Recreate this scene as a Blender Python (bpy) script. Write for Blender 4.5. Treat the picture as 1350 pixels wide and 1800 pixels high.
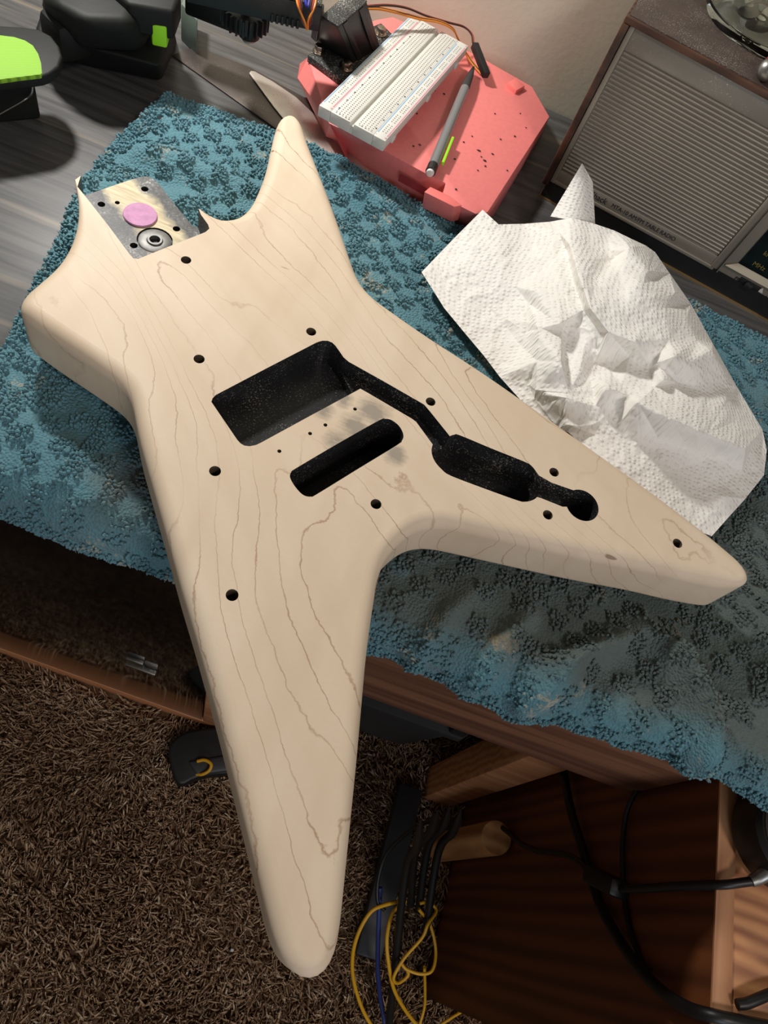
import bpy, bmesh, math, random
import numpy as np
from mathutils import Vector, Matrix, Euler

for o in list(bpy.data.objects):
    bpy.data.objects.remove(o)
scene = bpy.context.scene
COL = scene.collection
random.seed(7)
rng = np.random.default_rng(11)

# ------------------------------------------------------------------ camera
FPX, CX, CY = 1266.55, 675.0, 900.0
CAM = Vector((0, 0, 0.3972))
cam_d = bpy.data.cameras.new('camera')
cam = bpy.data.objects.new('camera', cam_d)
COL.objects.link(cam)
cam.location = CAM
cam.rotation_euler = (0.4838, -0.2420, 0.2888)
cam_d.sensor_fit = 'HORIZONTAL'
cam_d.sensor_width = 36
cam_d.lens = FPX / 1350 * 36
cam_d.clip_start = 0.01
scene.camera = cam
ROT = Euler((0.4838, -0.2420, 0.2888), 'XYZ').to_matrix()

# ------------------------------------------------------------------ light
scene.view_settings.view_transform = 'Standard'
scene.view_settings.look = 'None'
scene.view_settings.gamma = 1
scene.view_settings.use_curve_mapping = False
scene.view_settings.exposure = 0.0

world = bpy.data.worlds.new('room')
scene.world = world
world.use_nodes = True
wb = world.node_tree.nodes['Background']
wb.inputs[0].default_value = (1.0, 0.89, 0.79, 1)
wb.inputs[1].default_value = 0.12


def aim(o, target):
    d = Vector(target) - o.location
    o.rotation_euler = d.to_track_quat('-Z', 'Y').to_euler()


# the desk lamp standing off to the left
ld = bpy.data.lights.new('desk_lamp_bulb', 'SPOT')
ld.energy = 16
ld.color = (1.0, 0.975, 0.935)
ld.spot_size = math.radians(150)
ld.spot_blend = 0.5
ld.shadow_soft_size = 0.028
lo = bpy.data.objects.new('desk_lamp_bulb', ld)
COL.objects.link(lo)
lo.location = (-0.42, 0.62, 0.46)
aim(lo, (0.02, 0.28, 0.0))
# added warm overhead fill, unseen, behind and right of the photographer
cd = bpy.data.lights.new('overhead_fill', 'AREA')
cd.shape = 'DISK'
cd.size = 0.30
cd.energy = 8
cd.color = (1.0, 0.90, 0.84)
co = bpy.data.objects.new('overhead_fill', cd)
COL.objects.link(co)
co.location = (0.85, -0.55, 1.40)
aim(co, (0.1, 0.15, 0.0))

# added cool fill from behind the photographer for front-facing sides; source unseen
nd = bpy.data.lights.new('cool_front_fill', 'AREA')
nd.shape = 'RECTANGLE'
nd.size = 0.55
nd.size_y = 0.40
nd.energy = 5.5
nd.color = (0.80, 0.88, 1.0)
no = bpy.data.objects.new('cool_front_fill', nd)
COL.objects.link(no)
no.location = (0.55, -1.15, 0.62)
aim(no, (0.12, 0.16, 0.0))


# ------------------------------------------------------------------ helpers
def at(px, py, z):
    d = ROT @ Vector(((px - CX) / FPX, -(py - CY) / FPX, -1))
    return CAM + d * ((z - CAM.z) / d.z)


def atp(px, py, P0, N):
    d = ROT @ Vector(((px - CX) / FPX, -(py - CY) / FPX, -1))
    t = (Vector(P0) - CAM).dot(N) / d.dot(N)
    return CAM + d * t


def lin(c):
    return tuple(((v / 255) / 12.92 if v / 255 <= 0.04045 else ((v / 255 + 0.055) / 1.055) ** 2.4) for v in c[:3]) + (1,)


def mesh(verts, faces, smooth=False):
    me = bpy.data.meshes.new('m')
    me.from_pydata([tuple(v) for v in verts], [], faces)
    me.update()
    if smooth:
        me.shade_smooth()
    return me


def recalc(me):
    bm = bmesh.new()
    bm.from_mesh(me)
    bmesh.ops.recalc_face_normals(bm, faces=bm.faces)
    bm.to_mesh(me)
    bm.free()
    return me


def link(name, me, mat=None, parent=None, loc=None):
    me.name = name
    o = bpy.data.objects.new(name, me)
    COL.objects.link(o)
    if mat is not None and not me.materials:
        me.materials.append(mat)
    if parent is not None:
        o.parent = parent
    if loc is not None:
        o.location = loc
    return o


def tag(o, label=None, cat=None, group=None, kind=None):
    if label:
        o['label'] = label
    if cat:
        o['category'] = cat
    if group:
        o['group'] = group
    if kind:
        o['kind'] = kind
    return o


def thing(name, loc, label, cat, group=None):
    o = bpy.data.objects.new(name, None)
    COL.objects.link(o)
    o.location = loc
    o.empty_display_size = 0.02
    tag(o, label, cat, group)
    return o


def wpos(o):
    p = Vector(o.location)
    q = o.parent
    while q is not None:
        p += q.location
        q = q.parent
    return p


def shift(me, v):
    me.transform(Matrix.Translation(v))
    return me


def part(name, me, mat, parent):
    """mesh given in world coordinates, linked under parent (no rotations used)"""
    shift(me, -wpos(parent))
    return link(name, me, mat, parent)


def solo(name, me, mat, label, cat, group=None, base=None):
    """a thing that is one mesh; origin put at its base"""
    n = len(me.vertices)
    co = np.empty(n * 3)
    me.vertices.foreach_get('co', co)
    co = co.reshape(-1, 3)
    b = Vector(base) if base else Vector((float(co[:, 0].mean()), float(co[:, 1].mean()), float(co[:, 2].min())))
    shift(me, -b)
    o = link(name, me, mat, None, b)
    return tag(o, label, cat, group)


def prism(poly, z0, z1, poly0=None, bev=0.0, seg=2, smooth=False):
    """poly: list of (x,y); top polygon at z1, bottom poly0 (or the same) at z0"""
    n = len(poly)
    poly0 = poly0 or poly
    v = [(p[0], p[1], z0) for p in poly0] + [(p[0], p[1], z1) for p in poly]
    f = [list(range(n))[::-1], list(range(n, 2 * n))]
    f += [[i, (i + 1) % n, n + (i + 1) % n, n + i] for i in range(n)]
    me = mesh(v, f)
    recalc(me)
    if bev > 0:
        bevel(me, bev, seg)
    return me


def bevel(me, w, seg=2, angle=30):
    bm = bmesh.new()
    bm.from_mesh(me)
    ed = [e for e in bm.edges if len(e.link_faces) == 2 and e.calc_face_angle(0) > math.radians(angle)]
    bmesh.ops.bevel(bm, geom=ed, offset=w, segments=seg, profile=0.5, affect='EDGES', clamp_overlap=True)
    bm.to_mesh(me)
    bm.free()
    me.shade_smooth()
    me.set_sharp_from_angle(angle=math.radians(35))
    return me


def box(c, s, bev=0.0, seg=2, rz=0.0, M=None):
    x, y, z = s[0] / 2, s[1] / 2, s[2] / 2
    v = [Vector((a * x, b * y, d * z)) for d in (-1, 1) for a, b in ((-1, -1), (1, -1), (1, 1), (-1, 1))]
    f = [[3, 2, 1, 0], [4, 5, 6, 7], [0, 1, 5, 4], [1, 2, 6, 5], [2, 3, 7, 6], [3, 0, 4, 7]]
    me = mesh(v, f)
    if bev:
        bevel(me, bev, seg)
    m = Matrix.Translation(Vector(c)) @ Matrix.Rotation(rz, 4, 'Z')
    if M is not None:
        m = M @ m
    me.transform(m)
    return me


def join(*ms):
    bm = bmesh.new()
    for m in ms:
        bm.from_mesh(m)
    me = bpy.data.meshes.new('j')
    bm.to_mesh(me)
    bm.free()
    return me


def smooth_path(pts, n=8, closed=False):
    P = [Vector(p) for p in pts]
    out = []
    m = len(P)
    rngi = range(m if closed else m - 1)
    for i in rngi:
        p1, p2 = P[i], P[(i + 1) % m]
        p0 = P[i - 1] if (closed or i > 0) else p1 * 2 - p2
        p3 = P[(i + 2) % m] if (closed or i + 2 < m) else p2 * 2 - p1
        for k in range(n):
            t = k / n
            out.append(0.5 * ((2 * p1) + (p2 - p0) * t + (2 * p0 - 5 * p1 + 4 * p2 - p3) * t * t + (3 * p1 - p0 - 3 * p2 + p3) * t ** 3))
    if not closed:
        out.append(P[-1])
    return out


def tube(pts, r, sides=8, n=6, cap=True, flat=None):
    P = smooth_path(pts, n) if n else [Vector(p) for p in pts]
    R = r if callable(r) else (lambda t: r)
    v, f = [], []
    up = Vector((0, 0, 1))
    prev = None
    m = len(P)
    for i, p in enumerate(P):
        t = (P[min(i + 1, m - 1)] - P[max(i - 1, 0)]).normalized()
        if prev is None:
            a = t.cross(up)
            if a.length < 1e-3:
                a = t.cross(Vector((1, 0, 0)))
        else:
            a = prev - t * prev.dot(t)
        a.normalize()
        prev = a
        b = t.cross(a)
        rr = R(i / (m - 1))
        for k in range(sides):
            an = 2 * math.pi * k / sides
            fb = flat or 1.0
            v.append(p + a * math.cos(an) * rr + b * math.sin(an) * rr * fb)
    for i in range(m - 1):
        for k in range(sides):
            k2 = (k + 1) % sides
            f.append([i * sides + k, i * sides + k2, (i + 1) * sides + k2, (i + 1) * sides + k])
    if cap:
        f.append(list(range(sides))[::-1])
        f.append([(m - 1) * sides + k for k in range(sides)])
    me = mesh(v, f, True)
    recalc(me)
    me.set_sharp_from_angle(angle=math.radians(50))
    return me


def lathe(c, prof, sides=32, M=None, closed=False):
    v, f = [], []
    m = len(prof)
    for r, z in prof:
        for k in range(sides):
            a = 2 * math.pi * k / sides
            v.append(Vector((r * math.cos(a), r * math.sin(a), z)))
    for i in range(m - 1 + (1 if closed else 0)):
        for k in range(sides):
            k2 = (k + 1) % sides
            j = (i + 1) % m
            f.append([i * sides + k, i * sides + k2, j * sides + k2, j * sides + k])
    if not closed:
        f.append(list(range(sides))[::-1])
        f.append([(m - 1) * sides + k for k in range(sides)])
    me = mesh(v, f)
    bm = bmesh.new()
    bm.from_mesh(me)
    bmesh.ops.remove_doubles(bm, verts=bm.verts, dist=1e-6)
    bmesh.ops.recalc_face_normals(bm, faces=bm.faces)
    bm.to_mesh(me)
    bm.free()
    me.shade_smooth()
    me.set_sharp_from_angle(angle=math.radians(40))
    me.transform((Matrix.Translation(Vector(c)) @ M) if M is not None else Matrix.Translation(Vector(c)))
    return me


def basis(origin, ax, ay, az):
    m = Matrix.Identity(4)
    for i, a in enumerate((ax, ay, az)):
        for k in range(3):
            m[k][i] = a[k]
    for k in range(3):
        m[k][3] = origin[k]
    return m


# ------------------------------------------------------------------ materials
class NT:
    def __init__(self, name):
        self.m = bpy.data.materials.new(name)
        self.m.use_nodes = True
        self.t = self.m.node_tree
        self.b = self.t.nodes['Principled BSDF']

    def n(self, typ, **kw):
        nd = self.t.nodes.new(typ)
        for k, v in kw.items():
            if k.startswith('i_'):
                key = k[2:]
                key = int(key) if key.isdigit() else key.replace('_', ' ')
                nd.inputs[key].default_value = v
            else:
                setattr(nd, k, v)
        return nd

    def l(self, a, b):
        self.t.links.new(a, b)

    def coord(self, scale=(1, 1, 1), rot=(0, 0, 0), loc=(0, 0, 0)):
        tc = self.n('ShaderNodeTexCoord')
        mp = self.n('ShaderNodeMapping')
        mp.inputs['Scale'].default_value = scale
        mp.inputs['Rotation'].default_value = rot
        mp.inputs['Location'].default_value = loc
        self.l(tc.outputs['Object'], mp.inputs['Vector'])
        return mp.outputs[0]

    def noise(self, vec, scale, detail=3, rough=0.5, dist=0.0):
        nd = self.n('ShaderNodeTexNoise')
        nd.inputs['Scale'].default_value = scale
        nd.inputs['Detail'].default_value = detail
        nd.inputs['Roughness'].default_value = rough
        nd.inputs['Distortion'].default_value = dist
        self.l(vec, nd.inputs['Vector'])
        return nd.outputs['Fac']

    def ramp(self, fac, stops):
        r = self.n('ShaderNodeValToRGB')
        e = r.color_ramp.elements
        while len(e) < len(stops):
            e.new(0.5)
        for i, (p, c) in enumerate(stops):
            e[i].position = p
            e[i].color = c
        self.l(fac, r.inputs[0])
        return r.outputs[0]

    def mix(self, fac, a, b, mode='MIX'):
        x = self.n('ShaderNodeMix', data_type='RGBA', blend_type=mode)
        for s, v in ((x.inputs[0], fac), (x.inputs[6], a), (x.inputs[7], b)):
            if hasattr(v, 'is_output'):
                self.l(v, s)
            else:
                s.default_value = v
        return x.outputs[2]

    def math(self, op, a, b=None, c=None, clamp=False):
        x = self.n('ShaderNodeMath', operation=op, use_clamp=clamp)
        for s, v in zip(x.inputs, (a, b, c)):
            if v is None:
                continue
            if hasattr(v, 'is_output'):
                self.l(v, s)
            else:
                s.default_value = v
        return x.outputs[0]

    def bump(self, h, strength=0.5, dist=0.001):
        b = self.n('ShaderNodeBump')
        b.inputs['Strength'].default_value = strength
        b.inputs['Distance'].default_value = dist
        self.l(h, b.inputs['Height'])
        self.l(b.outputs[0], self.b.inputs['Normal'])

    def out(self, col=None, rough=None, metal=None):
        for nm, v in (('Base Color', col), ('Roughness', rough), ('Metallic', metal)):
            if v is None:
                continue
            if hasattr(v, 'is_output'):
                self.l(v, self.b.inputs[nm])
            else:
                self.b.inputs[nm].default_value = v
        return self.m


def simple(name, c, rough=0.5, metal=0.0, var=0.12, scale=60, bump=0.0, dust=None, dust_amt=0.62, spec=None):
    t = NT(name)
    v = t.coord()
    f = t.noise(v, scale, 4)
    c = lin(c)
    dk = tuple(x * (1 - var) for x in c[:3]) + (1,)
    lt = tuple(min(1, x * (1 + var)) for x in c[:3]) + (1,)
    col = t.ramp(f, [(0.3, dk), (0.7, lt)])
    if dust:
        g = t.noise(v, 900, 2, 0.7)
        g2 = t.noise(v, 40, 3)
        s = t.math('ADD', t.math('MULTIPLY', g, 0.8), t.math('MULTIPLY', g2, 0.25))
        k = t.ramp(s, [(dust_amt, (0, 0, 0, 1)), (dust_amt + 0.07, (1, 1, 1, 1))])
        col = t.mix(k, col, lin(dust))
    t.out(col, rough, metal)
    if spec is not None:
        t.b.inputs['Specular IOR Level'].default_value = spec
    if bump:
        t.bump(t.noise(v, scale * 6, 3), bump, 0.0008)
    return t.m


def wood(name, c_lo, c_hi, scale=(3, 40, 40), rot=(0, 0, 0), rough=0.5, fine=1.0):
    t = NT(name)
    v = t.coord(scale=scale, rot=rot)
    f = t.noise(v, 2.0 * fine, 5, 0.6, 0.6)
    w = t.n('ShaderNodeTexWave', wave_type='BANDS', bands_direction='Y')
    w.inputs['Scale'].default_value = 0.6 * fine
    w.inputs['Distortion'].default_value = 6
    w.inputs['Detail'].default_value = 3
    t.l(v, w.inputs['Vector'])
    s = t.math('ADD', t.math('MULTIPLY', f, 0.6), t.math('MULTIPLY', w.outputs['Fac'], 0.4))
    col = t.ramp(s, [(0.25, lin(c_lo)), (0.7, lin(c_hi))])
    t.out(col, rough)
    t.bump(s, 0.12, 0.0006)
    return t.m


NECK = math.radians(-33.0)          # direction of the neck axis on the desk


def maple():
    t = NT('raw_maple')
    v = t.coord(rot=(0, 0, -NECK))
    sep = t.n('ShaderNodeSeparateXYZ')
    t.l(v, sep.inputs[0])
    cmb = t.n('ShaderNodeCombineXYZ')
    lf = t.math('MULTIPLY', sep.outputs[1], -9.0, None, True)
    across = t.math('ADD', sep.outputs[1], t.math('MULTIPLY', t.math('MULTIPLY', sep.outputs[0], 0.30), lf))
    t.l(t.math('MULTIPLY', sep.outputs[0], 0.27), cmb.inputs[0])
    t.l(across, cmb.inputs[1])
    t.l(t.math('MULTIPLY', sep.outputs[2], 0.6), cmb.inputs[2])
    n1 = t.noise(cmb.outputs[0], 9, 2, 0.45)
    n2 = t.noise(v, 55, 4, 0.65)
    h = t.math('ADD', t.math('MULTIPLY', n1, 22.0), t.math('MULTIPLY', n2, 0.55))
    h = t.math('ADD', h, t.math('MULTIPLY', across, 36.0))
    fr = t.math('ABSOLUTE', t.math('SUBTRACT', t.math('FRACT', h), 0.5))
    line = t.n('ShaderNodeMapRange', clamp=True)
    t.l(fr, line.inputs[0])
    line.inputs[1].default_value = 0.0
    line.inputs[2].default_value = 0.038
    line.inputs[3].default_value = 1.0
    line.inputs[4].default_value = 0.0
    fade = t.ramp(t.noise(v, 14, 2), [(0.38, (0.12, 0.12, 0.12, 1)), (0.62, (1, 1, 1, 1))])
    ln = t.math('MULTIPLY', line.outputs[0], fade)
    base = t.ramp(t.noise(cmb.outputs[0], 24, 4, 0.6), [(0.3, lin((214, 193, 166))), (0.7, lin((227, 209, 185)))])
    # cross figure (flame) and fine pores
    fig = t.noise(t.coord(scale=(60, 9, 9), rot=(0, 0, -NECK)), 1.0, 2)
    base = t.mix(t.math('MULTIPLY', t.ramp(fig, [(0.45, (0, 0, 0, 1)), (0.7, (1, 1, 1, 1))]), 0.35), base, lin((207, 184, 157)))
    pore = t.noise(t.coord(scale=(120, 900, 900), rot=(0, 0, -NECK)), 1.0, 2)
    base = t.mix(t.math('MULTIPLY', pore, 0.16), base, lin((198, 170, 138)))
    col = t.mix(t.math('MULTIPLY', ln, 0.72), base, lin((146, 104, 70)))
    # small mineral flecks
    fl = t.noise(t.coord(scale=(28, 150, 150), rot=(0, 0, -NECK)), 1.0, 1)
    col = t.mix(t.ramp(fl, [(0.775, (0, 0, 0, 1)), (0.80, (0.7, 0.7, 0.7, 1))]), col, lin((120, 84, 56)))
    # grey paint smudges around the bridge slot
    sm = None
    for (qx, qy), rad in SMUDGE:
        dn = t.n('ShaderNodeVectorMath', operation='DISTANCE')
        tc2 = t.n('ShaderNodeTexCoord')
        t.l(tc2.outputs['Object'], dn.inputs[0])
        dn.inputs[1].default_value = (qx, qy, 0.04)
        q = t.math('SUBTRACT', 1.0, t.math('DIVIDE', dn.outputs['Value'], rad), None, True)
        sm = q if sm is None else t.math('MAXIMUM', sm, q)
    sn = t.noise(t.coord(scale=(50, 420, 300), rot=(0, 0, -NECK)), 1.0, 3, 0.6)
    sn2 = t.noise(v, 130, 3, 0.6)
    kk = t.ramp(t.math('MULTIPLY', sm, t.math('ADD', sn, sn2)), [(0.34, (0, 0, 0, 1)), (0.80, (0.6, 0.6, 0.6, 1))])
    col = t.mix(kk, col, lin((98, 98, 96)))
    t.out(col, 0.55)
    t.b.inputs['Specular IOR Level'].default_value = 0.35
    return t.m


G0 = Vector((0.0, 0.25, 0.018))
SMUDGE = []
for _x, _y, _r in ((655, 725, 0.020), (625, 750, 0.018), (592, 775, 0.014), (695, 800, 0.013), (570, 722, 0.011), (605, 703, 0.011)):
    _p = at(_x, _y, 0.058) - G0
    SMUDGE.append(((_p.x, _p.y), _r))
M = {}
M['maple'] = maple()
M['cavity'] = simple('cavity_paint', (38, 38, 40), 0.34, var=0.3, dust=(150, 144, 130), dust_amt=0.615, bump=0.15)


def pocket_mat():
    t = NT('neck_pocket_floor')
    v = t.coord(rot=(0, 0, -NECK))
    sep = t.n('ShaderNodeSeparateXYZ')
    t.l(v, sep.inputs[0])
    nz = t.noise(v, 60, 4, 0.6)
    nz2 = t.noise(v, 700, 2, 0.6)
    a = t.math('ADD', sep.outputs[1], t.math('MULTIPLY', t.math('SUBTRACT', nz, 0.5), 0.018))
    band = t.math('ABSOLUTE', t.math('SUBTRACT', a, POCKET_MID))
    k = t.ramp(t.math('MULTIPLY', band, 24.0), [(0.22, (0, 0, 0, 1)), (0.36, (1, 1, 1, 1))])
    grey = t.ramp(t.math('ADD', t.math('MULTIPLY', nz, 0.6), t.math('MULTIPLY', nz2, 0.5)), [(0.46, lin((28, 28, 29))), (0.62, lin((84, 83, 82))), (0.74, lin((176, 174, 168)))])
    strk = t.noise(t.coord(scale=(60, 600, 600), rot=(0, 0, -NECK)), 1, 2)
    wd = t.ramp(strk, [(0.3, lin((176, 158, 118))), (0.7, lin((214, 200, 160)))])
    t.out(t.mix(k, wd, grey), 0.5)
    return t.m


M['steel'] = simple('brushed_steel', (150, 149, 145), 0.4, 1.0, 0.1, 200)
M['steel_dull'] = simple('dull_steel_blade', (92, 84, 80), 0.42, 0.75, 0.25, 25, dust=(170, 150, 130), dust_amt=0.66)
M['steel_rule'] = simple('worn_steel_strip', (196, 186, 178), 0.38, 0.7, 0.22, 22, dust=(120, 84, 74), dust_amt=0.64)
M['bolt'] = simple('zinc_bolt', (176, 164, 150), 0.3, 1.0, 0.2, 300)
M['felt'] = simple('lilac_disc', (204, 150, 186), 0.85, 0, 0.12, 250, bump=0.2)
M['black'] = simple('black_plastic', (28, 28, 28), 0.45, 0, 0.2, 80, dust=(128, 126, 120), dust_amt=0.70)
M['black_top'] = simple('dusty_black_plastic', (36, 36, 36), 0.6, 0, 0.25, 80, dust=(168, 165, 156), dust_amt=0.575)
M['black_clean'] = simple('plain_black_plastic', (22, 23, 23), 0.5, 0, 0.2, 60)
M['sander'] = simple('black_tool_rubber', (19, 21, 19), 0.62, 0, 0.2, 60, dust=(96, 98, 90), dust_amt=0.71, bump=0.1, spec=0.35)
M['lime'] = simple('lime_plastic', (150, 222, 30), 0.45, 0, 0.06, 50)
M['pink'] = simple('pink_print', (236, 130, 126), 0.5, 0, 0.04, 300, dust=(246, 176, 168), dust_amt=0.735)
M['pink_in'] = simple('pink_print_plain', (236, 122, 116), 0.5, 0, 0.04, 200)
M['white'] = simple('white_plastic', (214, 212, 204), 0.5, 0, 0.03, 80)
M['hole'] = simple('tie_point_dark', (112, 110, 106), 0.7, 0, 0.1, 50)
M['ink'] = simple('black_ink', (20, 20, 20), 0.6, 0, 0.1, 50)
M['rail_red'] = simple('red_rail_ink', (214, 130, 150), 0.6, 0, 0.05, 50)
M['rail_blue'] = simple('blue_rail_ink', (128, 176, 214), 0.6, 0, 0.05, 50)
M['wire_o'] = simple('orange_wire', (222, 132, 44), 0.45, 0, 0.05, 40)
M['wire_r'] = simple('red_wire', (150, 46, 34), 0.45, 0, 0.05, 40)
M['wire_b'] = simple('brown_wire', (58, 40, 32), 0.45, 0, 0.05, 40)
M['wire_blue'] = simple('blue_wire', (46, 48, 150), 0.45, 0, 0.05, 40)
M['cable'] = simple('black_cable', (16, 16, 16), 0.45, 0, 0.1, 40)
M['yellow'] = simple('yellow_cable', (214, 160, 30), 0.45, 0, 0.06, 40)
M['navy'] = simple('blue_cable', (38, 52, 110), 0.45, 0, 0.06, 40)
M['silver'] = simple('silver_radio_plastic', (146, 138, 125), 0.42, 0.35, 0.05, 40, dust=(196, 192, 184), dust_amt=0.765)
M['silver_top'] = simple('dusty_silver_plastic', (136, 131, 122), 0.45, 0.3, 0.05, 40, dust=(206, 203, 196), dust_amt=0.66)
M['veneer'] = wood('radio_veneer', (48, 29, 20), (84, 54, 38), (4, 60, 60), rough=0.5)
M['radio_top'] = simple('dusty_radio_top', (70, 58, 52), 0.5, 0, 0.15, 60, dust=(150, 142, 134), dust_amt=0.60)
M['gold'] = simple('gold_trim', (176, 144, 92), 0.35, 0.7, 0.05, 50)
M['dial'] = simple('dial_glass', (14, 15, 14), 0.15, 0, 0.3, 80)
M['dial_text'] = simple('dial_yellow', (120, 108, 52), 0.5, 0, 0.1, 80)
M['cream'] = simple('cream_plastic', (176, 164, 142), 0.5, 0, 0.05, 40)
M['red'] = simple('red_plastic', (150, 26, 34), 0.4, 0, 0.15, 60, dust=(200, 80, 84), dust_amt=0.68)
M['brown_dark'] = simple('dark_brown_flake', (52, 34, 30), 0.7, 0, 0.2, 100)
M['cut_wood'] = wood('pale_post_wood', (150, 100, 56), (196, 144, 90), (30, 30, 4), rough=0.6)
M['oak_side'] = wood('oak_side_panel', (84, 44, 22), (118, 66, 34), (30, 30, 2.0), rough=0.5)
M['oak_edge'] = wood('oak_edge_strip', (160, 108, 72), (204, 150, 106), (60, 3, 60), rough=0.55)
M['oak_top'] = wood('oak_top', (150, 92, 54), (202, 142, 92), (8, 50, 50), rot=(0, 0, 0.35), rough=0.5)
M['apron'] = wood('desk_apron_wood', (92, 58, 42), (138, 94, 70), (3, 60, 60), rough=0.55)
M['cab_wood'] = wood('cabinet_frame_wood', (186, 124, 82), (222, 164, 116), (3, 50, 50), rough=0.55)
M['orange_panel'] = wood('orange_back_panel', (130, 76, 30), (168, 104, 46), (30, 30, 3), rough=0.6)
M['smoked'] = simple('smoked_glass', (12, 11, 10), 0.08, 0, 0.1, 20)
M['grey_metal'] = simple('dark_grey_metal', (58, 58, 60), 0.5, 0.2, 0.1, 40)


def desk_mat():
    t = NT('dark_desk_laminate')
    v = t.coord(scale=(1.2, 22, 1))
    s1 = t.noise(v, 6, 4, 0.6)
    v2 = t.coord(scale=(0.7, 16, 1), loc=(3, 5, 0))
    s2 = t.noise(v2, 5, 2, 0.5)
    base = t.ramp(s1, [(0.35, lin((60, 59, 59))), (0.65, lin((92, 91, 90)))])
    k = t.ramp(s2, [(0.60, (0, 0, 0, 1)), (0.70, (0.55, 0.55, 0.55, 1))])
    col = t.mix(k, base, lin((138, 126, 108)))
    d = t.noise(t.coord(), 800, 2, 0.7)
    d2 = t.noise(t.coord(), 20, 3)
    kd = t.ramp(t.math('ADD', t.math('MULTIPLY', d, 0.8), t.math('MULTIPLY', d2, 0.2)), [(0.68, (0, 0, 0, 1)), (0.76, (0.8, 0.8, 0.8, 1))])
    col = t.mix(kd, col, lin((176, 172, 164)))
    t.out(col, 0.42)
    t.bump(s1, 0.1, 0.0004)
    return t.m


def wall_mat():
    t = NT('painted_wall')
    v = t.coord()
    f = t.noise(v, 5, 3)
    col = t.ramp(f, [(0.3, lin((194, 190, 170))), (0.7, lin((204, 200, 180)))])
    t.out(col, 0.7)
    t.bump(t.noise(v, 190, 3), 0.22, 0.0008)
    return t.m


def carpet_mat(attr):
    t = NT('brown_carpet' + ('_pile' if attr else '_backing'))
    if attr:
        a = t.n('ShaderNodeAttribute', attribute_name='yarn')
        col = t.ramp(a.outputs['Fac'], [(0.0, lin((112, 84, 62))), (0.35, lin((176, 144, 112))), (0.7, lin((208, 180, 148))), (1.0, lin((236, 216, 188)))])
    else:
        col = t.ramp(t.noise(t.coord(), 240, 3), [(0.3, lin((86, 64, 48))), (0.7, lin((126, 100, 78)))])
    t.out(col, 0.95)
    t.b.inputs['Specular IOR Level'].default_value = 0.1
    return t.m


def towel_mat():
    t = NT('teal_terry')
    v = t.coord()
    n1 = t.noise(v, 8, 3)
    col = t.ramp(n1, [(0.3, lin((86, 132, 144))), (0.7, lin((112, 158, 168)))])
    fine = t.noise(v, 420, 3, 0.6)
    col = t.mix(t.math('MULTIPLY', fine, 0.4), col, lin((46, 78, 88)))
    st = t.noise(v, 30, 4, 0.62)
    st2 = t.noise(v, 260, 3, 0.6)
    k = t.ramp(t.math('ADD', t.math('MULTIPLY', st, 0.7), t.math('MULTIPLY', st2, 0.35)), [(0.60, (0, 0, 0, 1)), (0.70, (0.8, 0.8, 0.8, 1))])
    col = t.mix(k, col, lin((190, 174, 146)))
    # sanding grime, plus shade of guitar and paper painted in, right front quarter
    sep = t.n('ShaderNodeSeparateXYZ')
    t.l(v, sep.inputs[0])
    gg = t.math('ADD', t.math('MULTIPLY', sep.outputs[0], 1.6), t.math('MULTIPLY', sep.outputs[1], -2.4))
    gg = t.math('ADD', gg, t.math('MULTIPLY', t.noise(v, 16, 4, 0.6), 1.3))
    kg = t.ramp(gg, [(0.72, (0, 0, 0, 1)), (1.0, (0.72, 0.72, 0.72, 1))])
    off_hem = t.math('MULTIPLY', t.math('ADD', sep.outputs[1], t.math('ADD', 0.185, t.math('MULTIPLY', t.noise(v, 22, 2), 0.03))), 45.0, None, True)
    col = t.mix(t.math('MULTIPLY', kg, off_hem), col, lin((88, 82, 68)))
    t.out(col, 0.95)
    t.b.inputs['Specular IOR Level'].default_value = 0.15
    t.b.inputs['Sheen Weight'].default_value = 0.15
    lp = t.n('ShaderNodeTexVoronoi', feature='F1')
    lp.inputs['Scale'].default_value = 560
    lp.inputs['Randomness'].default_value = 0.9
    t.l(v, lp.inputs['Vector'])
    t.bump(t.math('SUBTRACT', t.math('MULTIPLY', fine, 0.5), lp.outputs['Distance']), 0.9, 0.0013)
    return t.m


def paper_mat():
    t = NT('paper_towel')
    uv = t.n('ShaderNodeUVMap')
    vo = t.n('ShaderNodeTexVoronoi', feature='F1')
    vo.inputs['Scale'].default_value = 1.0
    vo.inputs['Randomness'].default_value = 0.35
    t.l(uv.outputs[0], vo.inputs['Vector'])
    dots = t.ramp(vo.outputs['Distance'], [(0.12, (0, 0, 0, 1)), (0.42, (1, 1, 1, 1))])
    f = t.noise(t.coord(), 500, 3)
    t.out(lin((240, 237, 231)), 0.9)
    t.b.inputs['Specular IOR Level'].default_value = 0.1
    t.bump(t.math('ADD', dots, t.math('MULTIPLY', f, 0.3)), 0.65, 0.0010)
    return t.m


M['desk'] = desk_mat()
M['wall'] = wall_mat()
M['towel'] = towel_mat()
M['paper'] = paper_mat()

def lime_fabric():
    t = NT('lime_fabric')
    v = t.coord(rot=(0, 0, 0.9))
    w = t.n('ShaderNodeTexWave', wave_type='BANDS', bands_direction='X')
    w.inputs['Scale'].default_value = 260
    t.l(v, w.inputs['Vector'])
    col = t.ramp(w.outputs['Fac'], [(0.1, lin((98, 146, 16))), (0.6, lin((136, 188, 30)))])
    t.out(col, 0.7)
    t.b.inputs['Sheen Weight'].default_value = 0.3
    t.bump(w.outputs['Fac'], 0.2, 0.0003)
    return t.m

M['lime_fabric'] = lime_fabric()

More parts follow.
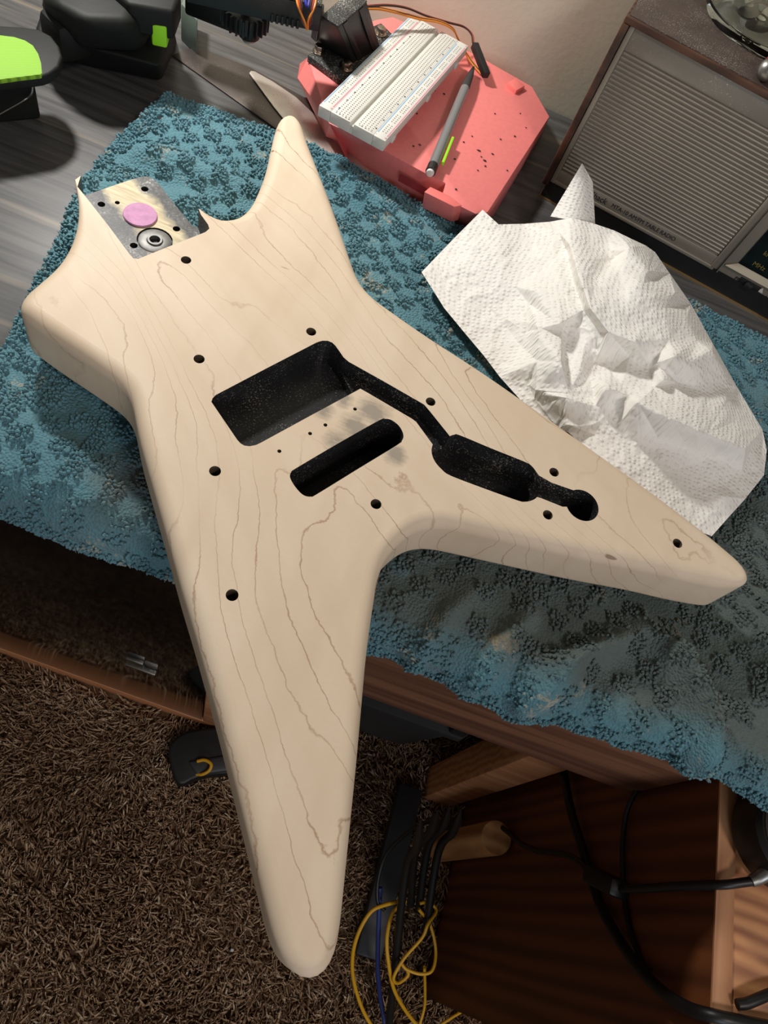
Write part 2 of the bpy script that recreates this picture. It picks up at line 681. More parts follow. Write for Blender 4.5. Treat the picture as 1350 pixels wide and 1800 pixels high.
g = NT('clear_glass')
g.out((0.95, 0.98, 0.94, 1), 0.02)
g.b.inputs['Transmission Weight'].default_value = 1.0
g.b.inputs['IOR'].default_value = 1.45
M['glass'] = g.m
g = NT('grey_clear_barrel')
g.out(lin((150, 150, 150)), 0.15)
g.b.inputs['Transmission Weight'].default_value = 0.35
M['barrel'] = g.m

# ================================================================== setting
FZ = -0.65
WY = 0.742
fl = link('floor', box((0, 0.0, FZ - 0.01), (3.4, 3.0, 0.02)), carpet_mat(False))
tag(fl, 'brown shag carpet floor', None, None, 'structure')
wl = link('wall_back', box((0, WY + 0.02, 0.4), (3.4, 0.04, 2.1)), M['wall'])
tag(wl, 'pale beige painted wall behind the desk', None, None, 'structure')


def carpet_pile():
    n = 78000
    x0, x1, y0, y1 = -0.62, 0.52, -0.42, 0.42
    x = rng.uniform(x0, x1, n)
    y = rng.uniform(y0, y1, n)
    keep = ~((x > 0.326) & (y > -0.028)) & ~((x < 0.012) & (y > 0.188)) & ~((np.abs(x - 0.115) < 0.037) & (np.abs(y - 0.285) < 0.037)) & (y < 0.40)
    x, y = x[keep], y[keep]
    n = len(x)
    h = rng.uniform(0.010, 0.021, n)
    r = rng.uniform(0.0013, 0.0025, n)
    a = rng.uniform(0, 2 * np.pi, n)
    lean = rng.uniform(0.2, 1.1, n)
    # patches that lie the same way
    la = a * 0.6 + 2.5 * np.sin(x * 9 + y * 4) + 2.0 * np.cos(y * 11 - x * 5)
    rings = 4
    sides = 3
    V = np.zeros((n, rings, sides, 3))
    for k in range(rings):
        t = k / (rings - 1)
        bend = lean * t ** 1.6
        cx = x + np.cos(la) * bend * h
        cy = y + np.sin(la) * bend * h
        cz = FZ + h * (t - 0.25 * t * t * lean)
        rr = r * (1.0 - 0.45 * t)
        for s in range(sides):
            an = a + s * 2 * np.pi / sides + t * 1.5
            V[:, k, s, 0] = cx + np.cos(an) * rr
            V[:, k, s, 1] = cy + np.sin(an) * rr
            V[:, k, s, 2] = cz + np.sin(an * 2) * rr * 0.2
    V = V.reshape(-1, 3)
    q = []
    for k in range(rings - 1):
        for s in range(sides):
            s2 = (s + 1) % sides
            q.append([k * sides + s, k * sides + s2, (k + 1) * sides + s2, (k + 1) * sides + s])
    q = np.array(q)
    F = (np.arange(n)[:, None, None] * rings * sides + q[None]).reshape(-1, 4)
    me = bpy.data.meshes.new('carpet_pile')
    me.vertices.add(len(V))
    me.vertices.foreach_set('co', V.ravel())
    me.loops.add(F.size)
    me.loops.foreach_set('vertex_index', F.ravel())
    me.polygons.add(len(F))
    me.polygons.foreach_set('loop_start', np.arange(0, F.size, 4))
    me.polygons.foreach_set('loop_total', np.full(len(F), 4))
    me.update()
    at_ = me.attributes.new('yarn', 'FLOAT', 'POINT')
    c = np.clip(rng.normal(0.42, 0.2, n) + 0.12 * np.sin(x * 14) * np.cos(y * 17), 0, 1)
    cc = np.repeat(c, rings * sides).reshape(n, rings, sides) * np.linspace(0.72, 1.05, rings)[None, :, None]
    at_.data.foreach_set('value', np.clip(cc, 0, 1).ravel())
    me.shade_smooth()
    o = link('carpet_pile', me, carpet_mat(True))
    tag(o, 'mottled brown shag carpet pile covering the floor', 'carpet', None, 'stuff')


carpet_pile()

# ---------------- the desk
DY = 0.170      # front edge of the desk top
desk = thing('desk', (0.1, 0.45, FZ), 'dark grey wood-look desk against the beige wall', 'desk')
part('desk_top', box((0.05, (DY + WY - 0.002) / 2, -0.0125), (1.9, WY - 0.002 - DY, 0.025), 0.003, 2), M['desk'], desk)
part('apron', box((0.165, DY + 0.012, -0.107), (0.32, 0.02, 0.160), 0.003), M['apron'], desk)
part('black_apron', box((-0.42, DY + 0.03, -0.065), (0.86, 0.02, 0.08), 0.003), M['black_clean'], desk)
lg = part('leg', box((0.287, 0.222, (FZ - 0.025) / 2), (0.042, 0.045, -FZ - 0.025), 0.003), M['cab_wood'], desk)
part('leg', box((-0.75, 0.215, (FZ - 0.025) / 2), (0.042, 0.045, -FZ - 0.025), 0.003), M['cab_wood'], desk)
part('leg', box((0.287, 0.70, (FZ - 0.025) / 2), (0.042, 0.045, -FZ - 0.025), 0.003), M['cab_wood'], desk)
part('back_panel', box((0.13, 0.40, -0.34), (0.30, 0.012, 0.60), 0.002), M['orange_panel'], desk)

# ---------------- cabinet with a smoked glass door under the desk
CYF = 0.196
cab = thing('media_cabinet', (-0.35, 0.3, FZ), 'wood-framed cabinet with smoked glass door under the desk', 'cabinet')
cx0, cx1 = -0.78, 0.012
part('bottom_rail', box(((cx0 + cx1) / 2, CYF + 0.012, FZ + 0.014), (cx1 - cx0, 0.03, 0.028), 0.003), M['cab_wood'], cab)
part('stile', box((cx1 - 0.035, CYF + 0.012, -0.365), (0.07, 0.03, 0.51), 0.003), M['cab_wood'], cab)
part('side_panel', box((cx1 - 0.006, 0.36, -0.36), (0.012, 0.27, 0.52), 0.002), M['cab_wood'], cab)
part('top_rail', box(((cx0 + cx1) / 2, CYF + 0.012, -0.12), (cx1 - cx0, 0.03, 0.03), 0.003), M['black_clean'], cab)
dr = part('glass_door', box(((cx0 + cx1) / 2 - 0.035, CYF + 0.001, (FZ + 0.03 - 0.135) / 2), (cx1 - cx0 - 0.072, 0.006, 0.485), 0.001), M['smoked'], cab)
pl = atp(250, 1162, (0, CYF, 0), Vector((0, 1, 0)))
part('latch', join(box((pl.x - 0.006, CYF - 0.004, pl.z), (0.020, 0.005, 0.022), 0.0012),
                   box((pl.x, CYF - 0.005, pl.z - 0.012), (0.036, 0.006, 0.0035), 0.0008)), M['steel'], dr)

# ---------------- side cabinet at the right
sc = thing('side_cabinet', (0.55, 0.1, FZ), 'oak side cabinet standing right of the carpet under the towel corner', 'cabinet')
SX, SZ = 0.328, -0.0725
part('side_panel', box((SX + 0.006, 0.20, (FZ + SZ - 0.002) / 2), (0.012, 0.45, SZ - 0.002 - FZ), 0.0), M['oak_side'], sc)
part('edge_strip', box((SX + 0.0068, 0.20, SZ - 0.001), (0.0136, 0.451, 0.002), 0.0004), M['oak_edge'], sc)
part('top_board', box((SX + 0.0138 + 0.2, 0.20, SZ - 0.008), (0.40, 0.45, 0.012), 0.0008), M['oak_top'], sc)
part('front_panel', box((SX + 0.213, -0.019, (FZ + SZ - 0.016) / 2), (0.40, 0.012, SZ - 0.016 - FZ)), M['oak_side'], sc)

# ================================================================== guitar body
ZT, ZB = 0.058, 0.018
T_, B_ = ZT - 0.004, ZB + 0.006
HF = ZT - 0.016                         # neck pocket floor

S = 1   # sharp flag
outline = [
    # left cutaway tip, then the neck heel (pocket end)
    (133, 325, T_, 0.06, S), (150, 343, HF, 0.05, S), (200, 326, HF, 0.05, 0), (252, 309, HF, 0.05, 0), (267, 309, HF, 0.05, 0),
    (278, 321, HF, 0.05, 0), (305, 357, HF, 0.05, 0), (338, 396, HF, 0.05, S),
    (351, 376, T_, 0.06, S), (366, 385, T_, 0.4, 0), (390, 391, T_, 0.8, 0), (418, 384, T_, 1, 0), (438, 366, T_, 1, 0), (454, 335, T_, 1, 0),
    (467, 300, T_, 1, 0), (475, 265, T_, 1, 0), (482, 234, T_, 1, 0), (490, 213, T_, 1, 0), (504, 203, T_, 1, 0), (520, 208, T_, 1, 0),
    (532, 226, T_, 1, 0), (546, 262, T_, 1, 0), (563, 305, T_, 1, 0), (581, 352, T_, 1, 0), (599, 402, T_, 1, 0), (616, 452, T_, 1, 0),
    (630, 490, T_, 1, 0), (647, 516, T_, 1, 0), (680, 541, T_, 1, 0), (750, 590, T_, 1, 0), (850, 655, T_, 1, 0), (950, 725, T_, 1, 0),
    (1050, 796, T_, 1, 0), (1150, 868, T_, 1, 0), (1246, 941, T_, 1, 0), (1287, 976, T_, 1, 0), (1307, 997, T_, 1, 0), (1314, 1018, T_, 1, 0),
    (1308, 1034, 0.050, 1, 0), (1222, 1061, B_, 1, 0), (1181, 1054, B_, 1, 0), (1104, 1036, B_, 1, 0), (1008, 1018, B_, 1, 0),
    (893, 993, B_, 1, 0), (790, 970, B_, 1, 0), (745, 962, B_, 1, 0), (707, 970, B_, 1, 0), (676, 990, 0.034, 1, 0), (666, 1008, T_ - 0.004, 1, 0),
    (660, 1050, T_, 1, 0), (655, 1083, T_, 1, 0), (646, 1150, T_, 1, 0), (637, 1250, T_, 1, 0), (628, 1350, T_, 1, 0), (618, 1450, T_, 1, 0),
    (608, 1550, T_, 1, 0), (600, 1630, T_, 1, 0), (592, 1678, T_, 1, 0), (575, 1713, T_, 1, 0), (545, 1729, T_, 1, 0), (515, 1716, T_, 1, 0),
    (492, 1682, T_, 1, 0), (477, 1632, T_, 1, 0), (460, 1562, T_, 1, 0), (440, 1482, T_, 1, 0), (415, 1381, T_, 1, 0), (390, 1281, T_, 1, 0),
    (365, 1190, T_, 1, 0), (340, 1102, T_, 1, 0), (320, 1037, T_, 1, 0), (299, 960, T_, 1, 0), (280, 893, T_, 1, 0), (264, 842, T_ - 0.004, 1, 0),
    (248, 800, 0.036, 1, 0), (238, 760, B_, 1, 0), (228, 737, B_, 1, 0), (200, 716, B_, 1, 0), (173, 697, B_, 1, 0), (100, 648, B_, 1, 0), (60, 618, B_, 1, 0),
    (28, 546, T_, 1, 0), (34, 527, T_, 1, 0), (50, 512, T_, 1, 0), (72, 494, T_, 1, 0), (97, 472, T_, 1, 0),
    (117, 447, T_, 0.9, 0), (131, 418, T_, 0.7, 0), (138, 393, T_, 0.5, 0), (140, 368, T_, 0.3, 0), (137, 345, T_, 0.15, 0),
]


def guitar_outline():
    P = [(at(a, b, z), w, s) for a, b, z, w, s in outline]
    n = len(P)
    out = []
    for i in range(n):
        p1, w1, s1 = P[i]
        p2, w2, s2 = P[(i + 1) % n]
        p0 = P[i - 1][0] if not s1 else p1 * 2 - p2
        p3 = P[(i + 2) % n][0] if not s2 else p2 * 2 - p1
        # centripetal-ish tangents
        m1 = (p2 - p0) * 0.5
        m2 = (p3 - p1) * 0.5
        L = (p2 - p1).length
        m1 = m1.normalized() * min(m1.length, L) if m1.length else m1
        m2 = m2.normalized() * min(m2.length, L) if m2.length else m2
        k = max(2, int(L / 0.0035))
        for j in range(k):
            t = j / k
            h = (2 * t ** 3 - 3 * t * t + 1) * p1 + (t ** 3 - 2 * t * t + t) * m1 + (-2 * t ** 3 + 3 * t * t) * p2 + (t ** 3 - t * t) * m2
            out.append((h.x, h.y, w1 + (w2 - w1) * t, s1 and j == 0))
    return out




def resample(go, step=0.003):
    n = len(go)
    out = []
    for i in range(n):
        a, b = go[i], go[(i + 1) % n]
        L = math.hypot(b[0] - a[0], b[1] - a[1])
        if L < 1e-7:
            continue
        if out and not a[3] and math.hypot(a[0] - out[-1][0], a[1] - out[-1][1]) < step * 0.7:
            continue
        out.append(a)
    return out


GO = resample(guitar_outline())
GP = np.array([(a, b) for a, b, c, d in GO])


def offset_body():
    n = len(GO)
    xy = GP.copy()
    w = np.array([c for a, b, c, d in GO])
    # smooth non-sharp points lightly
    sharp = np.array([bool(d) for a, b, c, d in GO])
    for it in range(5):
        sm = 0.5 * xy + 0.25 * (np.roll(xy, 1, 0) + np.roll(xy, -1, 0))
        xy = np.where(sharp[:, None], xy, sm)
    area = 0.5 * np.sum(xy[:, 0] * np.roll(xy[:, 1], -1) - np.roll(xy[:, 0], -1) * xy[:, 1])
    if area < 0:
        xy = xy[::-1]
        w = w[::-1]
    if area < 0:
        sharp = sharp[::-1]
    t = np.roll(xy, -1, 0) - np.roll(xy, 1, 0)
    t /= np.linalg.norm(t, axis=1)[:, None]
    nrm = np.stack([-t[:, 1], t[:, 0]], 1)     # inward for CCW
    for it in range(4):
        nn = 0.5 * nrm + 0.25 * (np.roll(nrm, 1, 0) + np.roll(nrm, -1, 0))
        nrm = np.where(sharp[:, None], nrm, nn)
    nrm /= np.linalg.norm(nrm, axis=1)[:, None]
    # the roundover gets smaller where the outline itself turns tightly
    k = 3
    pa, pb = np.roll(xy, k, 0), np.roll(xy, -k, 0)
    ab, cb = xy - pa, pb - xy
    crs = ab[:, 0] * cb[:, 1] - ab[:, 1] * cb[:, 0]
    la, lb = np.linalg.norm(ab, axis=1), np.linalg.norm(cb, axis=1)
    lc = np.linalg.norm(pb - pa, axis=1)
    rad = la * lb * lc / np.maximum(2 * crs, 1e-9)
    cap = np.clip(rad * 0.62 / 0.0085, 0.02, 1)
    for it in range(3):
        cap = np.minimum(cap, np.minimum(np.roll(cap, 1), np.roll(cap, -1)))
    for it in range(5):
        cap = 0.5 * cap + 0.25 * (np.roll(cap, 1) + np.roll(cap, -1))
    w = np.minimum(w, cap)
    rt, rb, seg = 0.0085, 0.006, 9
    rings = []
    for k in range(seg + 1):                   # bottom, going up and out
        a = k / seg * math.pi / 2
        rings.append((rb * (1 - math.sin(a)), ZB, rb * (1 - math.cos(a))))
    for k in range(seg + 1):
        a = k / seg * math.pi / 2
        rings.append((rt * (1 - math.cos(a)), ZT, -rt * (1 - math.sin(a))))
    V, F = [], []
    for off, z, dz in rings:
        q = xy + nrm * (off * w)[:, None]
        zz = z + dz * w
        for i in range(n):
            V.append((q[i, 0], q[i, 1], zz[i]))
    m = len(rings)
    for k in range(m - 1):
        for i in range(n):
            j = (i + 1) % n
            F.append([k * n + i, k * n + j, (k + 1) * n + j, (k + 1) * n + i])
    F.append(list(range(n))[::-1])
    F.append([(m - 1) * n + i for i in range(n)])
    return mesh(V, F)


GL = Matrix.Rotation(-NECK, 3, 'Z')
pc = (at(233, 454, ZT) + at(370, 401, ZT)) / 2 - G0
POCKET_MID = (GL @ pc).y - 0.001 + 0.007
M['pocket'] = pocket_mat()


def pxy(lst, z=ZT):
    return [(at(a, b, z).x, at(a, b, z).y) for a, b in lst]


def c6(lst):
    return [(a / 2.7 + 350, b / 2.7 + 560) for a, b in lst]


def c7(lst):
    return [(a / 2.077 + 700, b / 2.077 + 650) for a, b in lst]


def rsm(poly, n=3):
    P = [Vector((a, b, 0)) for a, b in poly]
    return [(p.x, p.y) for p in smooth_path(P, n, True)]


def circle(c, r, n=28):
    return [(c.x + r * math.cos(2 * math.pi * k / n), c.y + r * math.sin(2 * math.pi * k / n)) for k in range(n)]


cutters = []     # (polygon, depth, material key)
hbp = c6([(58, 395), (64, 378), (80, 362), (320, 236), (560, 112), (585, 105), (610, 105), (632, 114), (648, 130), (668, 158),
          (700, 205), (735, 268), (765, 333), (530, 460), (295, 588), (270, 600), (240, 606), (215, 603), (196, 592), (180, 574), (120, 486)])
cutters.append((pxy(hbp), 0.020, 'cavity'))
cutters.append((pxy(c6([(672, 172), (710, 205), (880, 300), (1068, 408), (1092, 436), (1190, 558), (1180, 640), (1128, 625), (1112, 602), (1030, 490), (1008, 474), (800, 352), (764, 332), (700, 300)])), 0.0135, 'cavity'))
ctl = c7([(186, 243), (205, 237), (225, 239), (340, 287), (455, 333), (485, 349), (505, 374), (519, 400), (516, 435), (507, 464), (488, 477), (462, 482), (432, 476),
          (310, 432), (192, 387), (160, 365), (136, 338), (124, 312), (122, 288), (130, 266), (150, 258)])
cutters.append((pxy(rsm(ctl)), 0.032, 'cavity'))
cutters.append((pxy(c7([(500, 378), (560, 412), (640, 440), (650, 500), (600, 500), (520, 468), (490, 460)])), 0.016, 'cavity'))
jc = at(1023.5, 888, ZT)
cutters.append((circle(jc, 0.0106, 32), 0.034, 'cavity'))
slot = c6([(431, 752), (438, 727), (462, 709), (650, 598), (850, 485), (882, 476), (912, 481), (945, 505), (964, 534), (970, 560), (962, 580), (940, 600), (750, 716), (560, 833), (532, 845), (504, 842), (480, 826), (450, 790)])
cutters.append((pxy(rsm(slot)), 0.036, 'cavity'))
# neck pocket, open to the heel end
pk = [(136, 328), (150, 345), (190, 396), (228, 447), (234, 454), (243, 455), (300, 432), (361, 408), (368, 402), (366, 395), (353, 377), (335, 330), (290, 270), (200, 262), (145, 300)]
cutters.append((pxy(pk), ZT - HF, 'pocket'))
for a, b in ((327, 457), (547, 583), (350, 631), (757, 706), (378, 828), (974, 830), (661, 886), (963, 905), (408, 1046), (1191, 955)):
    cutters.append((circle(at(a, b, ZT), 0.0031, 20), 0.012, 'hole_in'))
for a, b in ((624, 719), (572, 747), (545, 762), (491, 793)):
    cutters.append((circle(at(a, b, ZT), 0.00115, 12), 0.012, 'hole_in'))
# four neck screw holes and a small dowel hole in the pocket floor
c5 = lambda a, b: (a / 4.5 + 100, b / 4.5 + 280)
for a, b in ((695, 235), (352, 356), (946, 550), (608, 682)):
    cutters.append((circle(at(*c5(a, b), HF), 0.0024, 16), 0.036, 'cavity'))
cutters.append((circle(at(*c5(478, 343), HF), 0.0016, 12), 0.018, 'cavity'))
cutters.append((circle(at(*c5(775, 640), HF), 0.0112, 28), ZT - HF + 0.0022, 'cavity'))
M['hole_in'] = simple('drilled_hole', (86, 74, 58), 0.7, 0, 0.3, 300)


def build_guitar():
    g = thing('guitar_body', G0, 'unfinished pale maple electric guitar body lying on the teal towel', 'guitar body')
    me = offset_body()
    recalc(me)
    ob = bpy.data.objects.new('tmp', me)
    COL.objects.link(ob)
    mats = ['maple', 'cavity', 'pocket', 'hole_in']
    for k in mats:
        me.materials.append(M[k])
    tmp = []
    for poly, depth, mk in cutters:
        a = sum(poly[i][0] * poly[(i + 1) % len(poly)][1] - poly[(i + 1) % len(poly)][0] * poly[i][1] for i in range(len(poly)))
        if a < 0:
            poly = poly[::-1]
        cm = prism(poly, ZT - depth, ZT + 0.02)
        for k in mats:
            cm.materials.append(M[k])
        cm.polygons.foreach_set('material_index', [mats.index(mk)] * len(cm.polygons))
        if mk == 'pocket':
            for p in cm.polygons:
                if abs(p.normal.z) < 0.5:
                    p.material_index = 1
        c = bpy.data.objects.new('cutter', cm)
        COL.objects.link(c)
        tmp.append(c)
        md = ob.modifiers.new('b', 'BOOLEAN')
        md.object = c
        md.operation = 'DIFFERENCE'
        md.solver = 'EXACT'
    dg = bpy.context.evaluated_depsgraph_get()
    res = bpy.data.meshes.new_from_object(ob.evaluated_get(dg))
    for c in tmp + [ob]:
        bpy.data.objects.remove(c)
    res.shade_smooth()
    res.set_sharp_from_angle(angle=math.radians(28))
    sm = [not (p.normal.z > 0.9995) for p in res.polygons]
    res.polygons.foreach_set('use_smooth', sm)
    print('guitar polys', len(res.polygons))
    body = part('maple_body', res, None, g)
    # threaded steel disc and lilac disc in the neck pocket
    wc = at(*c5(775, 640), HF)
    fl_ = HF - 0.0022
    wm = lathe((wc.x, wc.y, fl_), [(0.0034, 0.0), (0.0098, 0.0), (0.0104, 0.0006), (0.0104, 0.0016), (0.0098, 0.0020), (0.0052, 0.0020), (0.0046, 0.0030), (0.0034, 0.0030)], 36, closed=True)
    part('threaded_insert', wm, simple('grey_zinc_insert', (118, 117, 114), 0.5, 0.5, 0.2, 300), g)
    lc = at(*c5(660, 447), HF)
    part('lilac_disc', lathe((lc.x, lc.y, HF), [(0.0104, 0.0), (0.0108, 0.0006), (0.0104, 0.0014), (0.004, 0.0016)], 36), M['felt'], g)
    return g


build_guitar()


# ================================================================== towel
def inside(px, py, poly):
    r = np.zeros(px.shape, bool)
    n = len(poly)
    j = n - 1
    for i in range(n):
        xi, yi = poly[i]
        xj, yj = poly[j]
        if yi != yj:
            c = ((yi > py) != (yj > py)) & (px < (xj - xi) * (py - yi) / (yj - yi) + xi)
            r ^= c
        j = i
    return r


def vnoise(x, y, seed):
    r = np.random.default_rng(seed)
    tab = r.uniform(-1, 1, (128, 128))
    xi = np.floor(x).astype(int)
    yi = np.floor(y).astype(int)
    fx = x - xi
    fy = y - yi
    fx = fx * fx * (3 - 2 * fx)
    fy = fy * fy * (3 - 2 * fy)
    g = lambda a, b: tab[a % 128, b % 128]
    return (g(xi, yi) * (1 - fx) + g(xi + 1, yi) * fx) * (1 - fy) + (g(xi, yi + 1) * (1 - fx) + g(xi + 1, yi + 1) * fx) * fy


def beads(u, v, size, seed):
    r = np.random.default_rng(seed)
    N = 256
    jx = r.uniform(0.15, 0.85, (N, N))
    jy = r.uniform(0.15, 0.85, (N, N))
    jh = r.uniform(0.6, 1.0, (N, N))
    a = u / size
    b = v / size
    ai = np.floor(a).astype(int)
    bi = np.floor(b).astype(int)
    best = np.full(u.shape, 9.0)
    hh = np.ones(u.shape)
    for da in (-1, 0, 1):
        for db in (-1, 0, 1):
            ci = (ai + da) % N
            cj = (bi + db) % N
            d = (a - (ai + da + jx[ci, cj])) ** 2 + (b - (bi + db + jy[ci, cj])) ** 2
            m = d < best
            best = np.where(m, d, best)
            hh = np.where(m, jh[ci, cj], hh)
    return np.sqrt(np.clip(1 - best / 0.5, 0, 1)) * hh


def segdist(x, y, a, b):
    ax, ay = a
    bx, by = b
    t = np.clip(((x - ax) * (bx - ax) + (y - ay) * (by - ay)) / ((bx - ax) ** 2 + (by - ay) ** 2), 0, 1)
    return np.hypot(x - ax - t * (bx - ax), y - ay - t * (by - ay)), t


def build_towel():
    st = 0.0011
    xs = np.arange(-0.262, 0.42, st)
    back = 0.532
    ylast = DY + 0.004
    Rr = 0.013
    arc = Rr * math.pi / 2
    drop = 0.011
    S_ = np.arange(0, (back - ylast) + arc + drop, st)
    X, SS = np.meshgrid(xs, S_)
    # left edge leans a little, back edge waves a little
    top = SS < (back - ylast)
    ang = np.clip((SS - (back - ylast)) / Rr, 0, math.pi / 2)
    dwn = np.clip(SS - (back - ylast) - arc, 0, None)
    Y = np.where(top, back - SS, ylast - Rr * np.sin(ang))
    Z = np.where(top, 0.0, -Rr * (1 - np.cos(ang)) - dwn)
    NY = np.where(top, 0, -np.sin(ang))
    NZ = np.where(top, 1, np.cos(ang))
    # sheared / wavy borders: back edge drops to the right until x=0.02, then rises again
    wob = np.interp(X, [-0.26, -0.19, -0.13, -0.07, -0.03, 0.012, 0.08, 0.22, 0.30, 0.42], [-0.012, -0.003, -0.002, -0.007, -0.018, -0.026, -0.012, 0.004, -0.003, -0.006])
    fade = np.clip((Y - 0.36) / (0.53 - 0.36), 0, 1)
    Y = Y + wob * fade
    edge = np.interp(Y, [0.12, 0.25, 0.30, 0.38, 0.44, 0.53], [-0.215, -0.222, -0.231, -0.247, -0.252, -0.240])
    u = (X - xs[0]) / (xs[-1] - xs[0])
    X = edge + (xs[-1] - edge) * u
    # fold height
    base = 0.0072 + 0.0018 * vnoise(X * 22 + 5, Y * 22, 3) + 0.0009 * vnoise(X * 60, Y * 60, 5)
    ins = inside(X, Y, [tuple(p) for p in GP[::3]])
    # distance to guitar outline (coarse)
    gp = GP[::5]
    dmin = np.full(X.shape, 1.0)
    for gx, gy in gp:
        dmin = np.minimum(dmin, (X - gx) ** 2 + (Y - gy) ** 2)
    dmin = np.sqrt(dmin)
    free = np.where(ins, 0, np.clip((dmin - 0.004) / 0.03, 0, 1))
    folds = np.zeros(X.shape)
    for a, b, h, w in (((-0.225, 0.445), (-0.10, 0.46), 0.010, 0.013), ((-0.24, 0.395), (-0.18, 0.415), 0.006, 0.012),
                       ((-0.10, 0.512), (0.01, 0.472), 0.009, 0.011), ((0.212, 0.225), (0.268, 0.155), 0.024, 0.009),
                       ((0.075, 0.150), (0.108, 0.222), 0.010, 0.007), ((0.112, 0.150), (0.136, 0.198), 0.010, 0.007),
                       ((0.150, 0.160), (0.205, 0.212), 0.016, 0.008), ((0.33, 0.16), (0.30, 0.26), 0.012, 0.016), ((0.30, 0.42), (0.34, 0.30), 0.003, 0.02),
                       ((-0.19, 0.20), (-0.12, 0.165), 0.005, 0.012)):
        d, t = segdist(X, Y, a, b)
        folds += h * np.exp(-(d / w) ** 2)
    folds += 0.004 * np.clip(vnoise(X * 14 + 9, Y * 14 + 2, 8), 0, 1)
    hang0 = np.clip(SS - (back - ylast), 0, None) / (arc + drop)
    off = base + folds * free * (1 - 0.75 * hang0)
    # hanging part swings in and out, gathered in soft pleats
    hang = np.clip(SS - (back - ylast), 0, None) / (arc + drop)
    pleat = 0.5 + 0.5 * np.sin(X * 46 + 1.2 * np.sin(X * 19)) + 0.5 * vnoise(X * 30, X * 0 + 3, 21)
    off = off + np.where(top, 0, hang * 0.006 * pleat * np.clip((X + 0.05) / 0.12, 0.15, 1))
    lift = np.where(top, 0, hang * (0.003 * vnoise(X * 11, X * 0 + 1, 17)) + hang * 0.010 * np.clip((X - 0.14) / 0.12, 0, 1))
    Z = Z + lift
    # popcorn weave: fluffy loop clusters alternating with flat ribbed squares
    c = 0.0125
    cu = X / c + 0.15 * vnoise(X * 40, Y * 40, 31)
    cv = SS / c + 0.15 * vnoise(X * 40, Y * 40, 32)
    iu = np.floor(cu).astype(int)
    iv = np.floor(cv).astype(int)
    rr = np.random.default_rng(44).uniform(0, 1, (256, 256))
    fl = (((iu + iv) % 2) == 0) & (rr[iu % 256, iv % 256] < 0.93) | (rr[iu % 256, iv % 256] < 0.10)
    fu = np.abs(cu - iu - 0.5)
    fv = np.abs(cv - iv - 0.5)
    soft = np.clip((0.56 + 0.10 * vnoise(X * 260, SS * 260, 33) - (fu ** 4 + fv ** 4) ** 0.25) / 0.12, 0, 1)
    soft = soft * soft * (3 - 2 * soft)
    fluffy = np.where(fl, 1.0, 0.0) * soft
    bd = beads(X, SS, 0.0027, 9)
    hem = np.clip(1 - np.minimum(SS / 0.012, (S_[-1] - SS) / 0.008), 0, 1)
    hem = np.maximum(hem, np.clip(1 - (X - edge) / 0.012, 0, 1))
    pop = fluffy * (0.0006 + 0.0008 * bd) + (1 - fluffy) * 0.0004 * (0.5 + 0.5 * np.sin(X * 2 * np.pi / 0.0021)) + 0.0014 * (hem > 0.2) * (0.5 + 0.5 * bd)
    off = off + pop
    off = np.where(ins & top, np.minimum(off, ZB - 0.0034), off)
    near = (dmin < 0.006) & top & ~ins
    off = np.where(near, np.minimum(off, ZB - 0.002), off)
    Yf = Y + NY * off
    Zf = Z + np.where(top, off, NZ * off)
    Xf = X + 0.0006 * vnoise(X * 300, SS * 300, 71)
    Yf = np.minimum(Yf, WY - 0.01)
    nr, nc = X.shape
    V = np.stack([Xf, Yf, Zf], -1).reshape(-1, 3)
    idx = np.arange(nr * nc).reshape(nr, nc)
    F = np.stack([idx[:-1, :-1], idx[1:, :-1], idx[1:, 1:], idx[:-1, 1:]], -1).reshape(-1, 4)
    me = bpy.data.meshes.new('towel_cloth')
    me.vertices.add(len(V))
    b0 = np.array([0.05, 0.35, 0.0])
    me.vertices.foreach_set('co', (V - b0).ravel())
    me.loops.add(F.size)
    me.loops.foreach_set('vertex_index', F.ravel())
    me.polygons.add(len(F))
    me.polygons.foreach_set('loop_start', np.arange(0, F.size, 4))
    me.polygons.foreach_set('loop_total', np.full(len(F), 4))
    me.update()
    me.shade_smooth()
    t = thing('bath_towel', tuple(b0), 'teal popcorn-weave terry towel spread over the desk edge', 'towel')
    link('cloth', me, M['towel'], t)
    P3 = V.reshape(nr, nc, 3)
    # terry loops standing in the fluffy squares
    gu = np.gradient(P3, axis=1)
    gv = np.gradient(P3, axis=0)
    nn = np.cross(gv, gu)
    nn /= np.maximum(np.linalg.norm(nn, axis=2), 1e-12)[..., None]
    sp = 0.00225 / st
    rr_, cc_ = np.meshgrid(np.arange(0.5, nr / sp), np.arange(0.5, nc / sp), indexing='ij')
    rr_ = np.clip((rr_ + rng.uniform(-0.38, 0.38, rr_.shape)) * sp, 0, nr - 1).astype(int).ravel()
    cc_ = np.clip((cc_ + rng.uniform(-0.38, 0.38, cc_.shape)) * sp, 0, nc - 1).astype(int).ravel()
    hid = ins & (dmin > 0.012)
    ok = ((fluffy[rr_, cc_] > 0.45) | ((hem[rr_, cc_] > 0.2) & (rng.uniform(0, 1, rr_.shape) < 0.6))) & ~hid[rr_, cc_]
    rr_, cc_ = rr_[ok], cc_[ok]
    nb = len(rr_)
    nrm = nn[rr_, cc_]
    e1 = np.cross(nrm, np.array([0.0, 1.0, 0.31]))
    e1 /= np.linalg.norm(e1, axis=1)[:, None]
    e2 = np.cross(nrm, e1)
    an = rng.uniform(0, 2 * np.pi, nb)[:, None]
    tl = rng.uniform(0.3, 1.5, nb)[:, None]
    dd = nrm + tl * (np.cos(an) * e1 + np.sin(an) * e2)
    dd /= np.linalg.norm(dd, axis=1)[:, None]
    f1 = np.cross(dd, np.array([0.3, 0.2, 0.93]))
